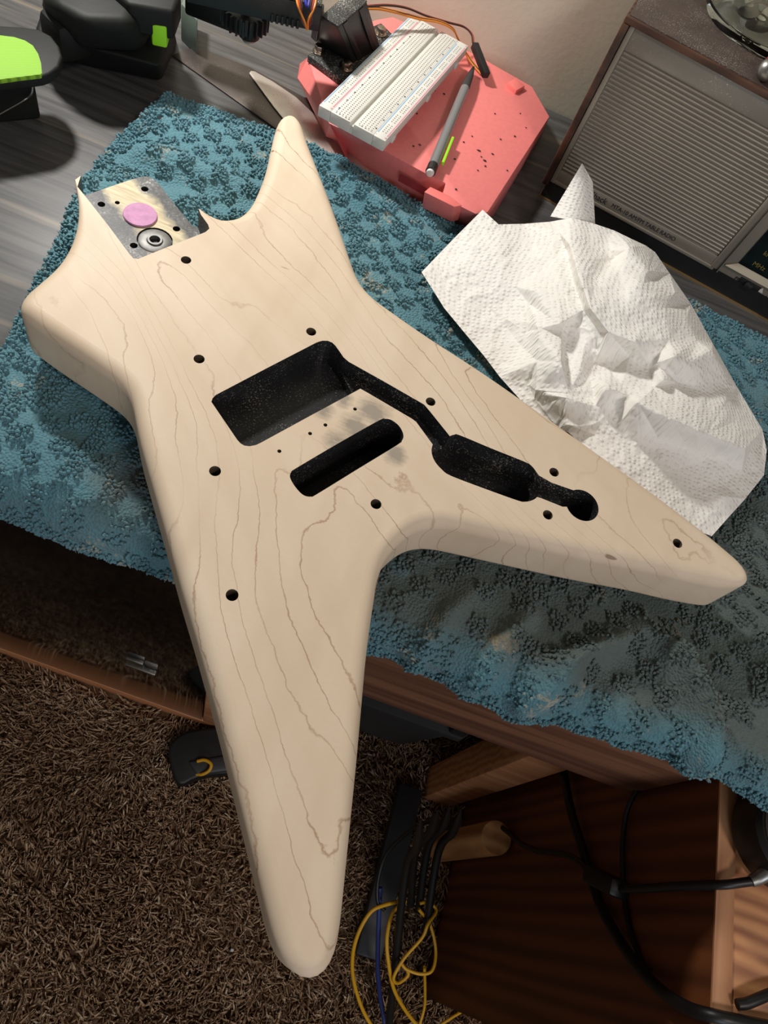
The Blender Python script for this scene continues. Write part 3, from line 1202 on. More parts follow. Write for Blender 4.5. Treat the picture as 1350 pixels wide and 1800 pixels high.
    f1 /= np.linalg.norm(f1, axis=1)[:, None]
    f2 = np.cross(dd, f1)
    sb = bmesh.new()
    bmesh.ops.create_icosphere(sb, subdivisions=1, radius=1.0)
    tv = np.array([v.co[:] for v in sb.verts])
    tf = np.array([[v.index for v in f.verts] for f in sb.faces])
    sb.free()
    rad = rng.uniform(0.0009, 0.00135, nb)
    ln_ = rad * rng.uniform(1.3, 2.0, nb)
    cen = P3[rr_, cc_] + nrm * 0.0007
    BV = cen[:, None, :] + (tv[None, :, 0:1] * rad[:, None, None]) * f1[:, None, :] + (tv[None, :, 1:2] * rad[:, None, None]) * f2[:, None, :] + (tv[None, :, 2:3] * ln_[:, None, None]) * dd[:, None, :]
    BF = (np.arange(nb)[:, None, None] * len(tv) + tf[None]).reshape(-1, 3)
    BV = BV.reshape(-1, 3) - b0
    bme = bpy.data.meshes.new('loop_pile')
    bme.vertices.add(len(BV))
    bme.vertices.foreach_set('co', BV.ravel())
    bme.loops.add(BF.size)
    bme.loops.foreach_set('vertex_index', BF.ravel())
    bme.polygons.add(len(BF))
    bme.polygons.foreach_set('loop_start', np.arange(0, BF.size, 3))
    bme.polygons.foreach_set('loop_total', np.full(len(BF), 3))
    bme.update()
    bme.shade_smooth()
    print('loops', nb)
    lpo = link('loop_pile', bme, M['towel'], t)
    lpo['kind'] = 'stuff'
    # frayed threads along the borders
    ms_v, ms_f = [], []

    def thread(p, d, L, r):
        k = len(ms_v)
        d = Vector(d).normalized()
        a = d.orthogonal().normalized() * r
        b = d.cross(a).normalized() * r
        q = Vector(p)
        bend = Vector((rng.normal(0, 0.35), rng.normal(0, 0.35), rng.normal(0, 0.35)))
        for i in range(3):
            c_ = q + (d + bend * (i / 2) * 0.8) * (L * i / 2)
            s = 1 - 0.35 * i / 2
            ms_v.extend([c_ + a * s, c_ - a * 0.5 * s + b * 0.87 * s, c_ - a * 0.5 * s - b * 0.87 * s])
        for i in range(2):
            for s in range(3):
                s2 = (s + 1) % 3
                ms_f.append([k + i * 3 + s, k + i * 3 + s2, k + i * 3 + 3 + s2, k + i * 3 + 3 + s])
    for i in range(2600):
        c_ = int(rng.integers(0, nc))
        thread(P3[nr - 1 - int(rng.integers(0, 3)), c_], (rng.normal(0, 0.5), -0.3 + rng.normal(0, 0.4), -1), rng.uniform(0.0006, 0.0022), 0.00035)
    for i in range(1300):
        c_ = int(rng.integers(0, nc))
        thread(P3[int(rng.integers(0, 3)), c_], (rng.normal(0, 0.5), 1, rng.normal(0.1, 0.4)), rng.uniform(0.0005, 0.0016), 0.0003)
    for i in range(900):
        c_ = int(rng.integers(0, nr))
        thread(P3[c_, int(rng.integers(0, 3))], (-1, rng.normal(0, 0.5), rng.normal(0.1, 0.4)), rng.uniform(0.0005, 0.0016), 0.0003)
    fm = mesh(ms_v, ms_f, True)
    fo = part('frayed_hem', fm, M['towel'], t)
    fo['kind'] = 'stuff'


build_towel()


# ================================================================== paper towel
def delaunay(pts):
    P = [tuple(p) for p in pts]
    big = 1e5
    P += [(-big, -big), (big, -big), (0, big)]
    n = len(pts)
    tris = [(n, n + 1, n + 2)]

    def circ(t):
        (ax, ay), (bx, by), (cx, cy) = (P[i] for i in t)
        d = 2 * (ax * (by - cy) + bx * (cy - ay) + cx * (ay - by))
        if abs(d) < 1e-12:
            return (0, 0, 1e18)
        ux = ((ax * ax + ay * ay) * (by - cy) + (bx * bx + by * by) * (cy - ay) + (cx * cx + cy * cy) * (ay - by)) / d
        uy = ((ax * ax + ay * ay) * (cx - bx) + (bx * bx + by * by) * (ax - cx) + (cx * cx + cy * cy) * (bx - ax)) / d
        return (ux, uy, (ux - ax) ** 2 + (uy - ay) ** 2)
    cs = {tris[0]: circ(tris[0])}
    for i in range(n):
        x, y = P[i]
        bad = [t for t in cs if (x - cs[t][0]) ** 2 + (y - cs[t][1]) ** 2 < cs[t][2]]
        edges = {}
        for t in bad:
            for e in ((t[0], t[1]), (t[1], t[2]), (t[2], t[0])):
                k = tuple(sorted(e))
                edges[k] = edges.get(k, 0) + 1
            del cs[t]
        for e, c in edges.items():
            if c == 1:
                t = (e[0], e[1], i)
                cs[t] = circ(t)
    return [t for t in cs if max(t) < n]


def build_paper():
    def c4(a, b):
        return (a / 2.143 + 720, b / 2.143 + 280)
    # (crop x, crop y, height in mm)
    edge = [(45, 425, 21), (160, 305, 27), (275, 190, 36), (335, 245, 34), (430, 243, 30), (530, 235, 34), (610, 220, 44), (697, 243, 42), (770, 268, 40), (830, 297, 46), (890, 325, 36), (925, 350, 28),
            (980, 430, 24), (1060, 545, 22), (1140, 690, 22), (1232, 855, 20), (1330, 1020, 19), (1345, 1095, 19), (1335, 1190, 18), (1262, 1282, 17), (1200, 1350, 18), (1138, 1420, 20),
            (1040, 1380, 22), (900, 1290, 24), (760, 1180, 26), (660, 1090, 26), (600, 1030, 24), (560, 1015, 20), (430, 920, 18), (340, 820, 18), (280, 740, 18), (200, 645, 19), (130, 560, 19), (80, 480, 20)]
    inner = [
        # left sheet
        (200, 430, 26), (330, 350, 32), (300, 560, 24), (420, 700, 25), (450, 850, 24), (400, 480, 30), (470, 900, 24),
        # low ridge with shadow behind it
        (480, 500, 38), (485, 640, 38), (480, 760, 34), (475, 870, 28), (445, 540, 30), (440, 650, 29),
        # step crease
        (550, 490, 40), (562, 620, 44), (570, 760, 46), (590, 900, 40), (600, 1000, 30),
        (575, 640, 35), (585, 760, 33), (600, 880, 36),
        # crease from the flap down to the middle
        (560, 270, 36), (610, 330, 46), (640, 440, 52), (680, 560, 52), (750, 652, 50), (590, 340, 36), (615, 450, 40), (655, 570, 42), (720, 655, 42),
        # upper right dome
        (730, 330, 40), (760, 380, 38), (830, 330, 50), (800, 420, 48), (700, 460, 47), (780, 530, 50), (880, 470, 54), (900, 420, 50), (960, 560, 50), (1000, 500, 42), (1040, 600, 42), (850, 620, 48), (980, 680, 46), (1080, 680, 40),
        # pointed fold
        (850, 690, 50), (995, 745, 52), (1140, 722, 46), (900, 780, 36), (830, 740, 38), (960, 790, 40), (1060, 770, 46), (830, 890, 40), (920, 860, 38), (1010, 840, 34), (960, 830, 46),
        # hollow in the middle
        (660, 690, 36), (700, 760, 30), (760, 800, 30), (680, 820, 32), (800, 850, 36), (640, 800, 38),
        # long ridge to the right, with a shaded lower flank
        (740, 860, 45), (860, 915, 50), (980, 975, 50), (1120, 1035, 44), (1265, 1092, 34), (1180, 940, 34), (1100, 880, 34), (1240, 980, 28), (1200, 850, 28),
        (700, 930, 34), (780, 1000, 30), (870, 1092, 28), (940, 1060, 32), (1050, 1090, 30), (1160, 1120, 26), (1060, 1150, 25), (960, 1180, 27),
        (700, 1040, 28), (820, 1160, 28), (920, 1240, 26), (1080, 1260, 22), (1180, 1220, 22), (1120, 1340, 22), (1190, 1270, 24), (1250, 1180, 22), (1290, 1090, 24)]
    pts = [c4(a, b) for a, b, z in edge + inner]
    zs = [z for a, b, z in edge] + [26 + (z - 26) * 1.5 for a, b, z in inner]
    tri = delaunay(pts)
    epoly = [c4(a, b) for a, b, z in edge]

    def pin(x, y):
        return bool(inside(np.array([x]), np.array([y]), epoly)[0])
    tri = [t for t in tri if pin(sum(pts[i][0] for i in t) / 3, sum(pts[i][1] for i in t) / 3)]
    bm = bmesh.new()
    vs = [bm.verts.new((p[0], p[1], z)) for p, z in zip(pts, zs)]
    for t in tri:
        try:
            bm.faces.new([vs[i] for i in t])
        except ValueError:
            pass
    bmesh.ops.recalc_face_normals(bm, faces=bm.faces[:])
    for it in range(5):
        bmesh.ops.subdivide_edges(bm, edges=bm.edges[:], cuts=1, use_grid_fill=True)
        if it in (1, 2, 3):
            bm.verts.ensure_lookup_table()
            new = {}
            for v in bm.verts:
                if v.is_boundary:
                    continue
                k = 0.55 if it < 3 else 0.4
                av = sum((e.other_vert(v).co.z for e in v.link_edges)) / len(v.link_edges)
                new[v] = v.co.z * (1 - k) + av * k
            for v, z in new.items():
                v.co.z = z
    me = bpy.data.meshes.new('sheet')
    bm.to_mesh(me)
    bm.free()
    n = len(me.vertices)
    co = np.empty(n * 3)
    me.vertices.foreach_get('co', co)
    co = co.reshape(-1, 3)
    wr = 0.7 * vnoise(co[:, 0] / 26, co[:, 1] / 26, 3) + 0.35 * vnoise(co[:, 0] / 9, co[:, 1] / 9, 4) + 0.9 * (1 - np.abs(vnoise(co[:, 0] / 60, co[:, 1] / 60, 9))) ** 6
    out = np.array([tuple(at(a, b, (z + w) / 1000)) for (a, b, z), w in zip(co, wr)])
    # keep it clear of the guitar side
    uvl = me.uv_layers.new(name='UVMap')
    li = np.empty(len(me.loops), int)
    me.loops.foreach_get('vertex_index', li)
    # rows of embossed dots along gentle arcs
    cx, cy = 0.0, 0.62
    uvx = (out[:, 0] + 0.004 * np.sin(out[:, 1] * 60)) / 0.0040
    uvy = (out[:, 1] + 0.006 * np.sin(out[:, 0] * 45)) / 0.0034
    uvl.data.foreach_set('uv', np.stack([uvx[li], uvy[li]], -1).ravel())
    me.vertices.foreach_set('co', out.ravel())
    me.update()
    me.shade_smooth()
    b0 = Vector((0.13, 0.40, 0.018))
    p = thing('paper_towel', b0, 'crumpled white embossed paper towel leaning against the guitar body', 'paper towel')
    part('sheet', me, M['paper'], p)
    # standing corner flap at the top
    fl = []
    A, B, Cc, D = c4(530, 215), c4(650, 15), c4(690, 85), c4(699, 245)
    base_l, base_r = c4(530, 226), c4(699, 246)
    rows = 14
    V, F, UV = [], [], []
    for i in range(rows + 1):
        t = i / rows
        # left border from A up to the tip, right border from D up to the tip
        lx, ly = A[0] + (B[0] - A[0]) * t, A[1] + (B[1] - A[1]) * t
        if t < 0.72:
            k = t / 0.72
            rx, ry = D[0] + (Cc[0] - D[0]) * k, D[1] + (Cc[1] - D[1]) * k
        else:
            k = (t - 0.72) / 0.28
            rx, ry = Cc[0] + (B[0] - Cc[0]) * k, Cc[1] + (B[1] - Cc[1]) * k
        for j in range(13):
            s = j / 12
            z = (36 + 34 * t + 7 * math.sin(s * 3.0) * (1 - t) - 6 * s * t)
            q = at(lx + (rx - lx) * s, ly + (ry - ly) * s, z / 1000)
            V.append(q)
            UV.append((q.x / 0.0040, (q.y + q.z) / 0.0034))
    for i in range(rows):
        for j in range(12):
            F.append([i * 13 + j, i * 13 + j + 1, (i + 1) * 13 + j + 1, (i + 1) * 13 + j])
    fm = mesh(V, F, True)
    u = fm.uv_layers.new(name='UVMap')
    for lp in fm.loops:
        u.data[lp.index].uv = UV[lp.vertex_index]
    part('corner_flap', fm, M['paper'], p)


build_paper()

# ================================================================== radio
RO = at(967, 318, 0.018)
RE = at(1252, 474, 0.018)
ra = Vector((RE.x - RO.x, RE.y - RO.y, 0))
GW = ra.length                      # width of the grille panel
ra.normalize()
rb_ = Vector((-ra.y, ra.x, 0))      # to the back
RB = Matrix.Identity(4)
RB = basis(Vector((RO.x, RO.y, 0)), ra, rb_, Vector((0, 0, 1)))
RW, RH, RD, H0 = 0.345, 0.158, 0.118, 0.018


def rbox(a0, a1, b0, b1, h0, h1, bev=0.0, seg=2):
    return box(((a0 + a1) / 2, (b0 + b1) / 2, (h0 + h1) / 2), (a1 - a0, b1 - b0, h1 - h0), bev, seg, M=RB)


def rfront(px, py, b=0.0):
    P0 = Vector((RO.x, RO.y, 0)) + rb_ * b
    q = atp(px, py, P0, rb_) - Vector((RO.x, RO.y, 0))
    return q.dot(ra), q.z


def text_mesh(s, size, origin, ax, up, extr=0.0001, align='LEFT', shear=0.0):
    cu = bpy.data.curves.new('t', 'FONT')
    cu.body = s
    cu.size = size
    cu.extrude = extr
    cu.align_x = align
    cu.shear = shear
    ob = bpy.data.objects.new('t', cu)
    COL.objects.link(ob)
    dg = bpy.context.evaluated_depsgraph_get()
    me = bpy.data.meshes.new_from_object(ob.evaluated_get(dg))
    bpy.data.objects.remove(ob)
    me.transform(basis(origin, ax, up, ax.cross(up)))
    return me


def rpt(a, h, b):
    return RB @ Vector((a, b, h))


def build_radio():
    base = RB @ Vector((RW / 2, RD / 2, 0))
    r = thing('table_radio', base, 'silver and brown table radio with ribbed speaker grille against the wall', 'radio')
    part('black_plinth', rbox(-0.002, RW, 0.0012, RD - 0.006, 0.0012, H0 + 0.001), M['black_clean'], r)
    part('gold_trim', rbox(-0.003, RW, 0.0002, RD - 0.004, 0.0, 0.0013), M['gold'], r)
    # veneered case: left side, top, right side, back
    part('case_side', rbox(-0.006, -0.0005, -0.003, RD, H0 - 0.004, RH - 0.0066, 0.001), M['veneer'], r)
    part('case_side', rbox(RW + 0.0005, RW + 0.006, -0.003, RD, H0 - 0.004, RH - 0.0066, 0.001), M['veneer'], r)
    part('case_top', rbox(-0.006, RW + 0.006, -0.0028, RD, RH - 0.0066, RH - 0.002, 0.001), M['veneer'], r)
    part('dusty_top', rbox(-0.004, RW + 0.004, 0.0002, RD - 0.002, RH - 0.0022, RH - 0.0014, 0.0002), M['radio_top'], r)
    part('back_board', rbox(0, RW, RD - 0.008, RD, H0, RH - 0.006), M['black_clean'], r)
    # front
    ft = RH - 0.007
    part('front_plate', rbox(0.0, RW, 0.002, 0.012, H0, ft), M['silver'], r)
    gr = part('grille_frame', join(rbox(0.0, 0.004, -0.0008, 0.004, H0, ft, 0.0005), rbox(GW - 0.0035, GW, -0.0008, 0.004, H0, ft, 0.0005),
                                   rbox(0.0, GW, -0.0006, 0.004, H0, H0 + 0.003, 0.0005)), M['silver'], r)
    part('top_band', rbox(0.004, GW - 0.0035, 0.0002, 0.004, ft - 0.0155, ft, 0.0005), M['silver_top'], r)
    part('name_band', rbox(0.004, GW - 0.0035, 0.0004, 0.004, H0 + 0.003, H0 + 0.0125, 0.0004), M['silver'], r)
    h_lo, h_hi = H0 + 0.0135, ft - 0.0165
    nr = 31
    pitch = (h_hi - h_lo) / nr
    rib = None
    for i in range(nr):
        if rib is None:
            L = GW - 0.009
            pv = []
            for xx in (-L / 2, L / 2):
                for k in range(7):
                    an = math.pi * k / 6
                    pv.append((xx, -0.0019 * math.sin(an) + 0.0022, math.cos(an) * pitch * 0.40))
            pf = [[k, k + 1, 8 + k, 7 + k] for k in range(6)] + [list(range(7)), list(range(7, 14))[::-1]]
            rib = mesh(pv, pf, True)
            recalc(rib)
            rib.set_sharp_from_angle(angle=math.radians(50))
            rib.transform(RB.to_3x3().to_4x4())
            rib.materials.append(M['silver'])
        o = bpy.data.objects.new('rib', rib)
        COL.objects.link(o)
        o.parent = gr
        o.location = RB @ Vector((GW / 2, 0.0002, h_lo + pitch * (i + 0.5))) - wpos(r)
    up = Vector((0, 0, 1))
    # printed name
    am, hm = rfront(1064, 360)
    a2, h2 = rfront(1072, 366)
    a1, h1 = rfront(1000, 336)
    tm = text_mesh('Radio Shack', 0.0080, rpt(a1, H0 + 0.0050, 0.0002), ra, up, shear=0.1)
    w1 = max((RB.inverted() @ v.co).x for v in tm.vertices) - a1
    tm.transform(RB @ Matrix.Translation((a1, 0, 0)) @ Matrix.Diagonal(((am - a1) / w1, 1, 1, 1)) @ Matrix.Translation((-a1, 0, 0)) @ RB.inverted())
    part('brand_lettering', tm, M['ink'], r)
    a3, h3 = rfront(1182, 428)
    ms = text_mesh('MTA-10 AM/FM TABLE RADIO', 0.0054, rpt(a2, H0 + 0.0058, 0.0002), ra, up)
    wid = max((RB.inverted() @ v.co).x for v in ms.vertices) - a2
    sc_ = (a3 - a2) / wid
    ms.transform(RB @ Matrix.Translation((a2, 0, 0)) @ Matrix.Diagonal((sc_, 1, 1, 1)) @ Matrix.Translation((-a2, 0, 0)) @ RB.inverted())
    part('model_lettering', ms, M['ink'], r)
    # tuning side
    part('divider', rbox(GW + 0.004, GW + 0.0048, -0.0006, 0.004, H0, ft, 0.0002), M['silver_top'], r)
    a4, h4 = rfront(1298, 464)
    dl = part('dial_window', rbox(a4, RW - 0.02, 0.001, 0.004, h4, ft - 0.014), M['dial'], r)
    part('dial_sill', join(prism_front(a4 - 0.008, RW - 0.012, h4)), M['cream'], r)
    for k, (px, py, s) in enumerate(((1340, 448, 'kHz'), (1321, 466, 'MHz'))):
        aa, hh = rfront(px, py)
        part('dial_lettering', text_mesh(s, 0.006, rpt(aa, hh, 0.0006), ra, up), M['dial_text'], dl)
    a5, h5 = rfront(1290, 492)
    part('switch_lettering', text_mesh('FM', 0.0045, rpt(a5, h5, 0.0014), ra, up), M['ink'], r)
    a6, h6 = rfront(1317, 502)
    part('switch_slot', rbox(a6 - 0.010, a6 + 0.010, 0.0010, 0.003, h6 - 0.0025, h6 + 0.0025, 0.0006), M['ink'], r)
    part('switch_knob', rbox(a6 - 0.004, a6 + 0.003, -0.003, 0.002, h6 - 0.0024, h6 + 0.0024, 0.0008), M['black'], r)
    a7, h7 = rfront(1337, 512)
    part('pointer_mark', mesh([rpt(a7 - 0.002, h7 - 0.002, 0.0013), rpt(a7 + 0.003, h7 - 0.002, 0.0013), rpt(a7, h7 + 0.003, 0.0013)], [[0, 1, 2]]), M['white'], r)
    a8, h8 = rfront(1345, 521)
    part('switch_lettering', text_mesh('AM', 0.0045, rpt(a8, h8 - 0.003, 0.0014), ra, up), M['ink'], r)


def prism_front(a0, a1, h):
    v = [(a0, 0.0015, h - 0.006), (a1, 0.0015, h - 0.006), (a1, 0.0012, h), (a0 + 0.008, 0.0012, h), (a0, -0.0010, h - 0.006), (a1, -0.0010, h - 0.006)]
    f = [[0, 4, 3], [4, 5, 2, 3], [1, 2, 5], [0, 1, 5, 4], [0, 3, 2, 1]]
    me = mesh(v, f)
    recalc(me)
    me.transform(RB)
    return me


build_radio()
RTOP = RH - 0.0014

# jar of small metal parts on the radio
jcen = RB @ Vector((0.096, 0.062, 0))
JC = Vector((0.172, 0.668, RTOP))


def build_jar():
    j = thing('glass_jar', JC, 'clear glass jar of metal bits standing on the radio', 'jar')
    R0 = 0.045
    prof = [(0.004, 0.0035), (R0 - 0.012, 0.0022), (R0 - 0.003, 0.0), (R0, 0.004), (R0 + 0.001, 0.02), (R0 + 0.001, 0.075), (R0 - 0.006, 0.088), (R0 - 0.009, 0.098), (R0 - 0.009, 0.112),
            (R0 - 0.0115, 0.112), (R0 - 0.0115, 0.098), (R0 - 0.0085, 0.087), (R0 - 0.0018, 0.074), (R0 - 0.0018, 0.02), (R0 - 0.003, 0.008), (R0 - 0.010, 0.0055), (0.004, 0.0065)]
    part('jar_glass', lathe(JC, prof, 48, closed=True), M['glass'], j)
    r2 = random.Random(3)
    # loose metal pieces: washers, bent clips, rings and springs
    def put(name, me, label):
        b = Vector((0, 0, 0))
        solo(name, me, M['steel'], label, 'hardware', 'metal bits in the jar')
    for k, (dx, dy, dz, tilt, az, R_) in enumerate(((-0.017, -0.008, 0.012, 0.5, 0.4, 0.013), (0.012, -0.018, 0.012, 0.35, 2.1, 0.012), (0.008, 0.016, 0.013, 0.4, 4.0, 0.012))):
        m = Matrix.Rotation(az, 4, 'Z') @ Matrix.Rotation(tilt, 4, 'X')
        put('steel_washer', lathe(JC + Vector((dx, dy, dz + 0.004)), [(R_ * 0.4, -0.0008), (R_, -0.0008), (R_, 0.0008), (R_ * 0.4, 0.0008)], 28, m, closed=True),
            ['steel washer in the jar, nearest its left side', 'steel washer in the jar, nearest the radio front', 'steel washer at the back of the jar'][k])
    for k, (dx, dy, dz, az) in enumerate(((0.0, 0.002, 0.016, 0.9), (0.016, 0.0, 0.02, 2.6), (-0.008, -0.02, 0.016, -0.4))):
        c = JC + Vector((dx, dy, dz))
        u = Vector((math.cos(az), math.sin(az), 0.2))
        w = Vector((-math.sin(az), math.cos(az), 0)) * 0.004
        pts = [c + u * (t * 0.028 - 0.014) + Vector((0, 0, 0.007 * math.sin(t * 3.3))) for t in np.linspace(0, 1, 9)]
        V = []
        for p in pts:
            V += [p + w, p - w, p - w + Vector((0, 0, 0.0009)), p + w + Vector((0, 0, 0.0009))]
        F = []
        for i in range(8):
            for s in range(4):
                s2 = (s + 1) % 4
                F.append([i * 4 + s, i * 4 + s2, i * 4 + 4 + s2, i * 4 + 4 + s])
        F += [[0, 1, 2, 3], [35, 34, 33, 32]]
        me = mesh(V, F)
        recalc(me)
        put('bent_clip', me, ['bent steel clip in the middle of the jar', 'bent steel clip at the right of the jar', 'bent steel clip low in the jar by its front'][k])
    for k, (dx, dy, dz, az) in enumerate(((0.014, -0.010, 0.026, 0.3), (-0.004, 0.012, 0.028, 1.6))):
        c = JC + Vector((dx, dy, dz))
        pts = []
        for i in range(60):
            t = i / 59
            an = t * 2 * math.pi * 6
            pts.append(c + Vector((math.cos(az), math.sin(az), 0)) * ((t - 0.5) * 0.024) + Vector((-math.sin(az), math.cos(az), 0)) * 0.0038 * math.cos(an) + Vector((0, 0, 0.0038 * math.sin(an))))
        put('coil_spring', tube(pts, 0.0005, 5, 0), ['thin coil spring in the jar towards the right', 'thin coil spring at the back of the jar'][k])


build_jar()


def build_red_tube():
    c = at(1334, 128, RTOP + 0.006)
    t = thing('red_tube', (c.x + 0.012, c.y + 0.012, RTOP), 'small red tube with silvery rounded end beside the jar', 'tube')
    ax = Vector((0.35, 0.93, 0)).normalized()
    s = ax.cross(Vector((0, 0, 1)))
    mm = basis(Vector((c.x + 0.004, c.y, RTOP + 0.0075)), s, Vector((0, 0, 1)), ax)
    part('tube_body', lathe((0, 0, 0), [(0.0068, 0.008), (0.007, 0.009), (0.007, 0.05), (0.0066, 0.051)], 24, mm), M['red'], t)
    part('rounded_end', lathe((0, 0, 0), [(0.001, -0.001), (0.004, 0.0), (0.0064, 0.002), (0.0074, 0.005), (0.0074, 0.0075), (0.0066, 0.0085)], 24, mm), M['steel'], t)


build_red_tube()

# ================================================================== pink robot base, arm and breadboard
PZ = 0.032


def build_pink():
    b = thing('robot_base', at(740, 240, 0), 'pink plastic robot base with sloped sides behind the guitar', 'robot base')
    top = [(541, 101), (579, 217), (680, 267), (745, 303), (784, 322), (777, 343), (800, 358), (836, 376), (857, 373), (966, 205), (935, 152), (840, 98), (760, 60), (690, 30), (660, 35), (600, 60)]
    tp = [at(x, y, PZ) for x, y in top]
    bot = [at(x, y, 0.0005) for x, y in ((535, 150), (574, 241), (644, 299), (720, 348), (755, 369), (785, 388), (806, 401), (830, 405), (868, 378), (955, 232), (938, 190), (850, 140), (770, 95), (700, 65), (670, 70), (610, 95))]
    # body with sloped front: loft bottom to top
    me = prism([(p.x, p.y) for p in tp], 0.0005, PZ, [(p.x, p.y) for p in bot])
    bevel(me, 0.0006, 2, 40)
    part('hull', me, M['pink'], b)
    # sloped prow at the left
    Q = [at(541, 101, PZ), at(579, 217, PZ), at(573, 240, 0.006), at(523, 137, 0.014), at(527, 112, 0.024)]
    q2 = [Vector((p.x + 0.02, p.y + 0.006, 0.002)) for p in Q]
    v = Q + q2
    f = [[4, 3, 2, 1, 0], [5, 6, 7, 8, 9]] + [[i, (i + 1) % 5, 5 + (i + 1) % 5, 5 + i] for i in range(5)]
    pm = mesh(v, f)
    recalc(pm)
    part('prow', pm, M['pink'], b)
    # front slot, its shaded recess painted as a flat dark quad; hooked tab
    s = [at(704, 303, 0.023), at(752, 330, 0.023), at(748, 343, 0.015), at(700, 316, 0.015)]
    d = Vector((0.0, -0.0012, 0.0))
    part('slot', mesh([p + d for p in s], [[0, 1, 2, 3]]), M['slot'], b)
    t1 = [at(756, 329, PZ), at(790, 345, PZ), at(812, 362, PZ), at(796, 370, PZ - 0.003), at(744, 342, PZ - 0.002)]
    tm = prism([(p.x, p.y) for p in t1], 0.014, PZ + 0.0006, [(p.x + 0.002, p.y + 0.006) for p in t1], 0.0006, 2)
    part('front_tab', tm, M['pink_in'], b)
    t2 = [at(890, 152, PZ), at(905, 166, PZ), at(920, 158, PZ), at(905, 143, PZ)]
    part('rear_tab', prism([(p.x, p.y) for p in t2], PZ - 0.006, PZ + 0.004, bev=0.0006), M['pink_in'], b)
    return b


M['slot'] = simple('pink_slot_shade', (150, 50, 56), 0.6, 0, 0.05, 60)
build_pink()

# flakes lying on the pink top
fv, ff = [], []
spots = [(842, 265, 5), (846, 276, 3), (852, 283, 4), (733, 200, 3), (738, 255, 3), (727, 257, 4), (815, 250, 3), (800, 280, 3), (866, 271, 3), (880, 245, 2.5), (905, 240, 3), (853, 292, 3),
         (802, 333, 3), (780, 165, 4), (775, 145, 3), (870, 200, 2), (915, 200, 2), (830, 240, 2.5), (892, 300, 2), (840, 300, 2), (690, 222, 3), (765, 160, 2), (925, 225, 2)]
for x, y, s in spots:
    c = at(x, y, PZ + 0.0004)
    k = len(fv)
    a = random.uniform(0, 6.28)
    L = s * 0.00035
    for t in range(5):
        an = a + t * 1.2566
        rr = L * random.uniform(0.5, 1.5)
        fv.append(c + Vector((math.cos(an) * rr, math.sin(an) * rr * 0.6, 0)))
    for t in range(5):
        fv.append(fv[k + t] + Vector((0, 0, 0.0005)))
    ff += [[k + 5 + t for t in range(5)], [k + t for t in range(5)][::-1]] + [[k + t, k + (t + 1) % 5, k + 5 + (t + 1) % 5, k + 5 + t] for t in range(5)]
fo = solo('dark_flakes', mesh(fv, ff), M['brown_dark'], 'scattered dark flakes lying on the pink robot base', 'debris')
fo['kind'] = 'stuff'

PLZ = PZ + 0.006


def build_tower():
    t = thing('servo_tower', at(610, 90, PZ), 'black wedge-shaped servo tower bolted to the pink base', 'servo mount')
    pl = [at(541, 96, PLZ), at(551, 87, PLZ), at(670, 40, PLZ), at(700, 70, PLZ), at(640, 150, PLZ), at(602, 141, PLZ)]
    part('base_plate', prism([(p.x, p.y) for p in pl], PZ, PLZ, bev=0.0008), M['black_top'], t)
    TZ = 0.083
    A, B, C, D = at(565, 30, TZ), at(594, 49, TZ), at(645, 4, TZ), at(613, -12, TZ)
    a, b_, c, d = at(556, 77, PLZ), at(622, 111, PLZ), at(668, 82, PLZ), at(630, 40, PLZ)
    tw = prism([(p.x, p.y) for p in (A, B, C, D)], PLZ, TZ, [(p.x, p.y) for p in (a, b_, c, d)], 0.0008)
    part('wedge', tw, M['black'], t)
    part('top_cap', prism([(p.x, p.y) for p in (A, B, C, D)], TZ, TZ + 0.0012, bev=0.0003), M['black_top'], t)
    # two upright recess strips on the sloping side
    for s0, s1 in ((0.14, 0.30), (0.70, 0.86)):
        v = []
        for s in (s0, s1):
            v += [B.lerp(C, s), b_.lerp(c, s)]
        nrm = (v[1] - v[0]).cross(v[2] - v[0]).normalized()
        if nrm.dot(CAM - v[0]) < 0:
            nrm = -nrm
        v = [p.lerp((v[0] + v[3]) / 2, 0.02) for p in v]
        q = [p + nrm * 0.0006 for p in v]
        mm = mesh(v + q, [[0, 1, 3, 2], [4, 6, 7, 5], [0, 4, 5, 1], [2, 3, 7, 6], [0, 2, 6, 4], [1, 5, 7, 3]])
        recalc(mm)
        part('side_rib', mm, M['black_clean'], t)
    # narrow cheek on the left
    e = [at(553, 20, TZ), at(564, 29, TZ), at(570, 8, TZ), at(560, 2, TZ)]
    e2 = [at(546, 66, PLZ + 0.006), at(556, 75, PLZ + 0.006), at(568, 55, PLZ + 0.006), at(558, 48, PLZ + 0.006)]
    part('cheek', prism([(p.x, p.y) for p in e], PLZ + 0.006, TZ, [(p.x, p.y) for p in e2], 0.0006), M['black'], t)
    # hex bolts on washers
    bm_ = None
    for x, y in ((560, 92), (608, 121), (668, 60)):
        p = at(x, y, PLZ)
        part('washer', lathe((p.x, p.y, PLZ), [(0.0055, 0.0), (0.0055, 0.0012), (0.0045, 0.0014)], 24), M['bolt'], t)
        hx = [(p.x + 0.0042 * math.cos(k * math.pi / 3 + 0.3), p.y + 0.0042 * math.sin(k * math.pi / 3 + 0.3)) for k in range(6)]
        part('hex_bolt', prism(hx, PLZ + 0.0013, PLZ + 0.0062, bev=0.0005), M['bolt'], t)


build_tower()


def bar(p, q, w, h, bev=0.001):
    p, q = Vector(p), Vector(q)
    d = q - p
    L = d.length
    d.normalize()
    s = Vector((0, 0, 1)).cross(d).normalized()
    u = d.cross(s)
    return box((0, 0, 0), (L, w, h), bev, 2, M=basis((p + q) / 2, d, s, u))


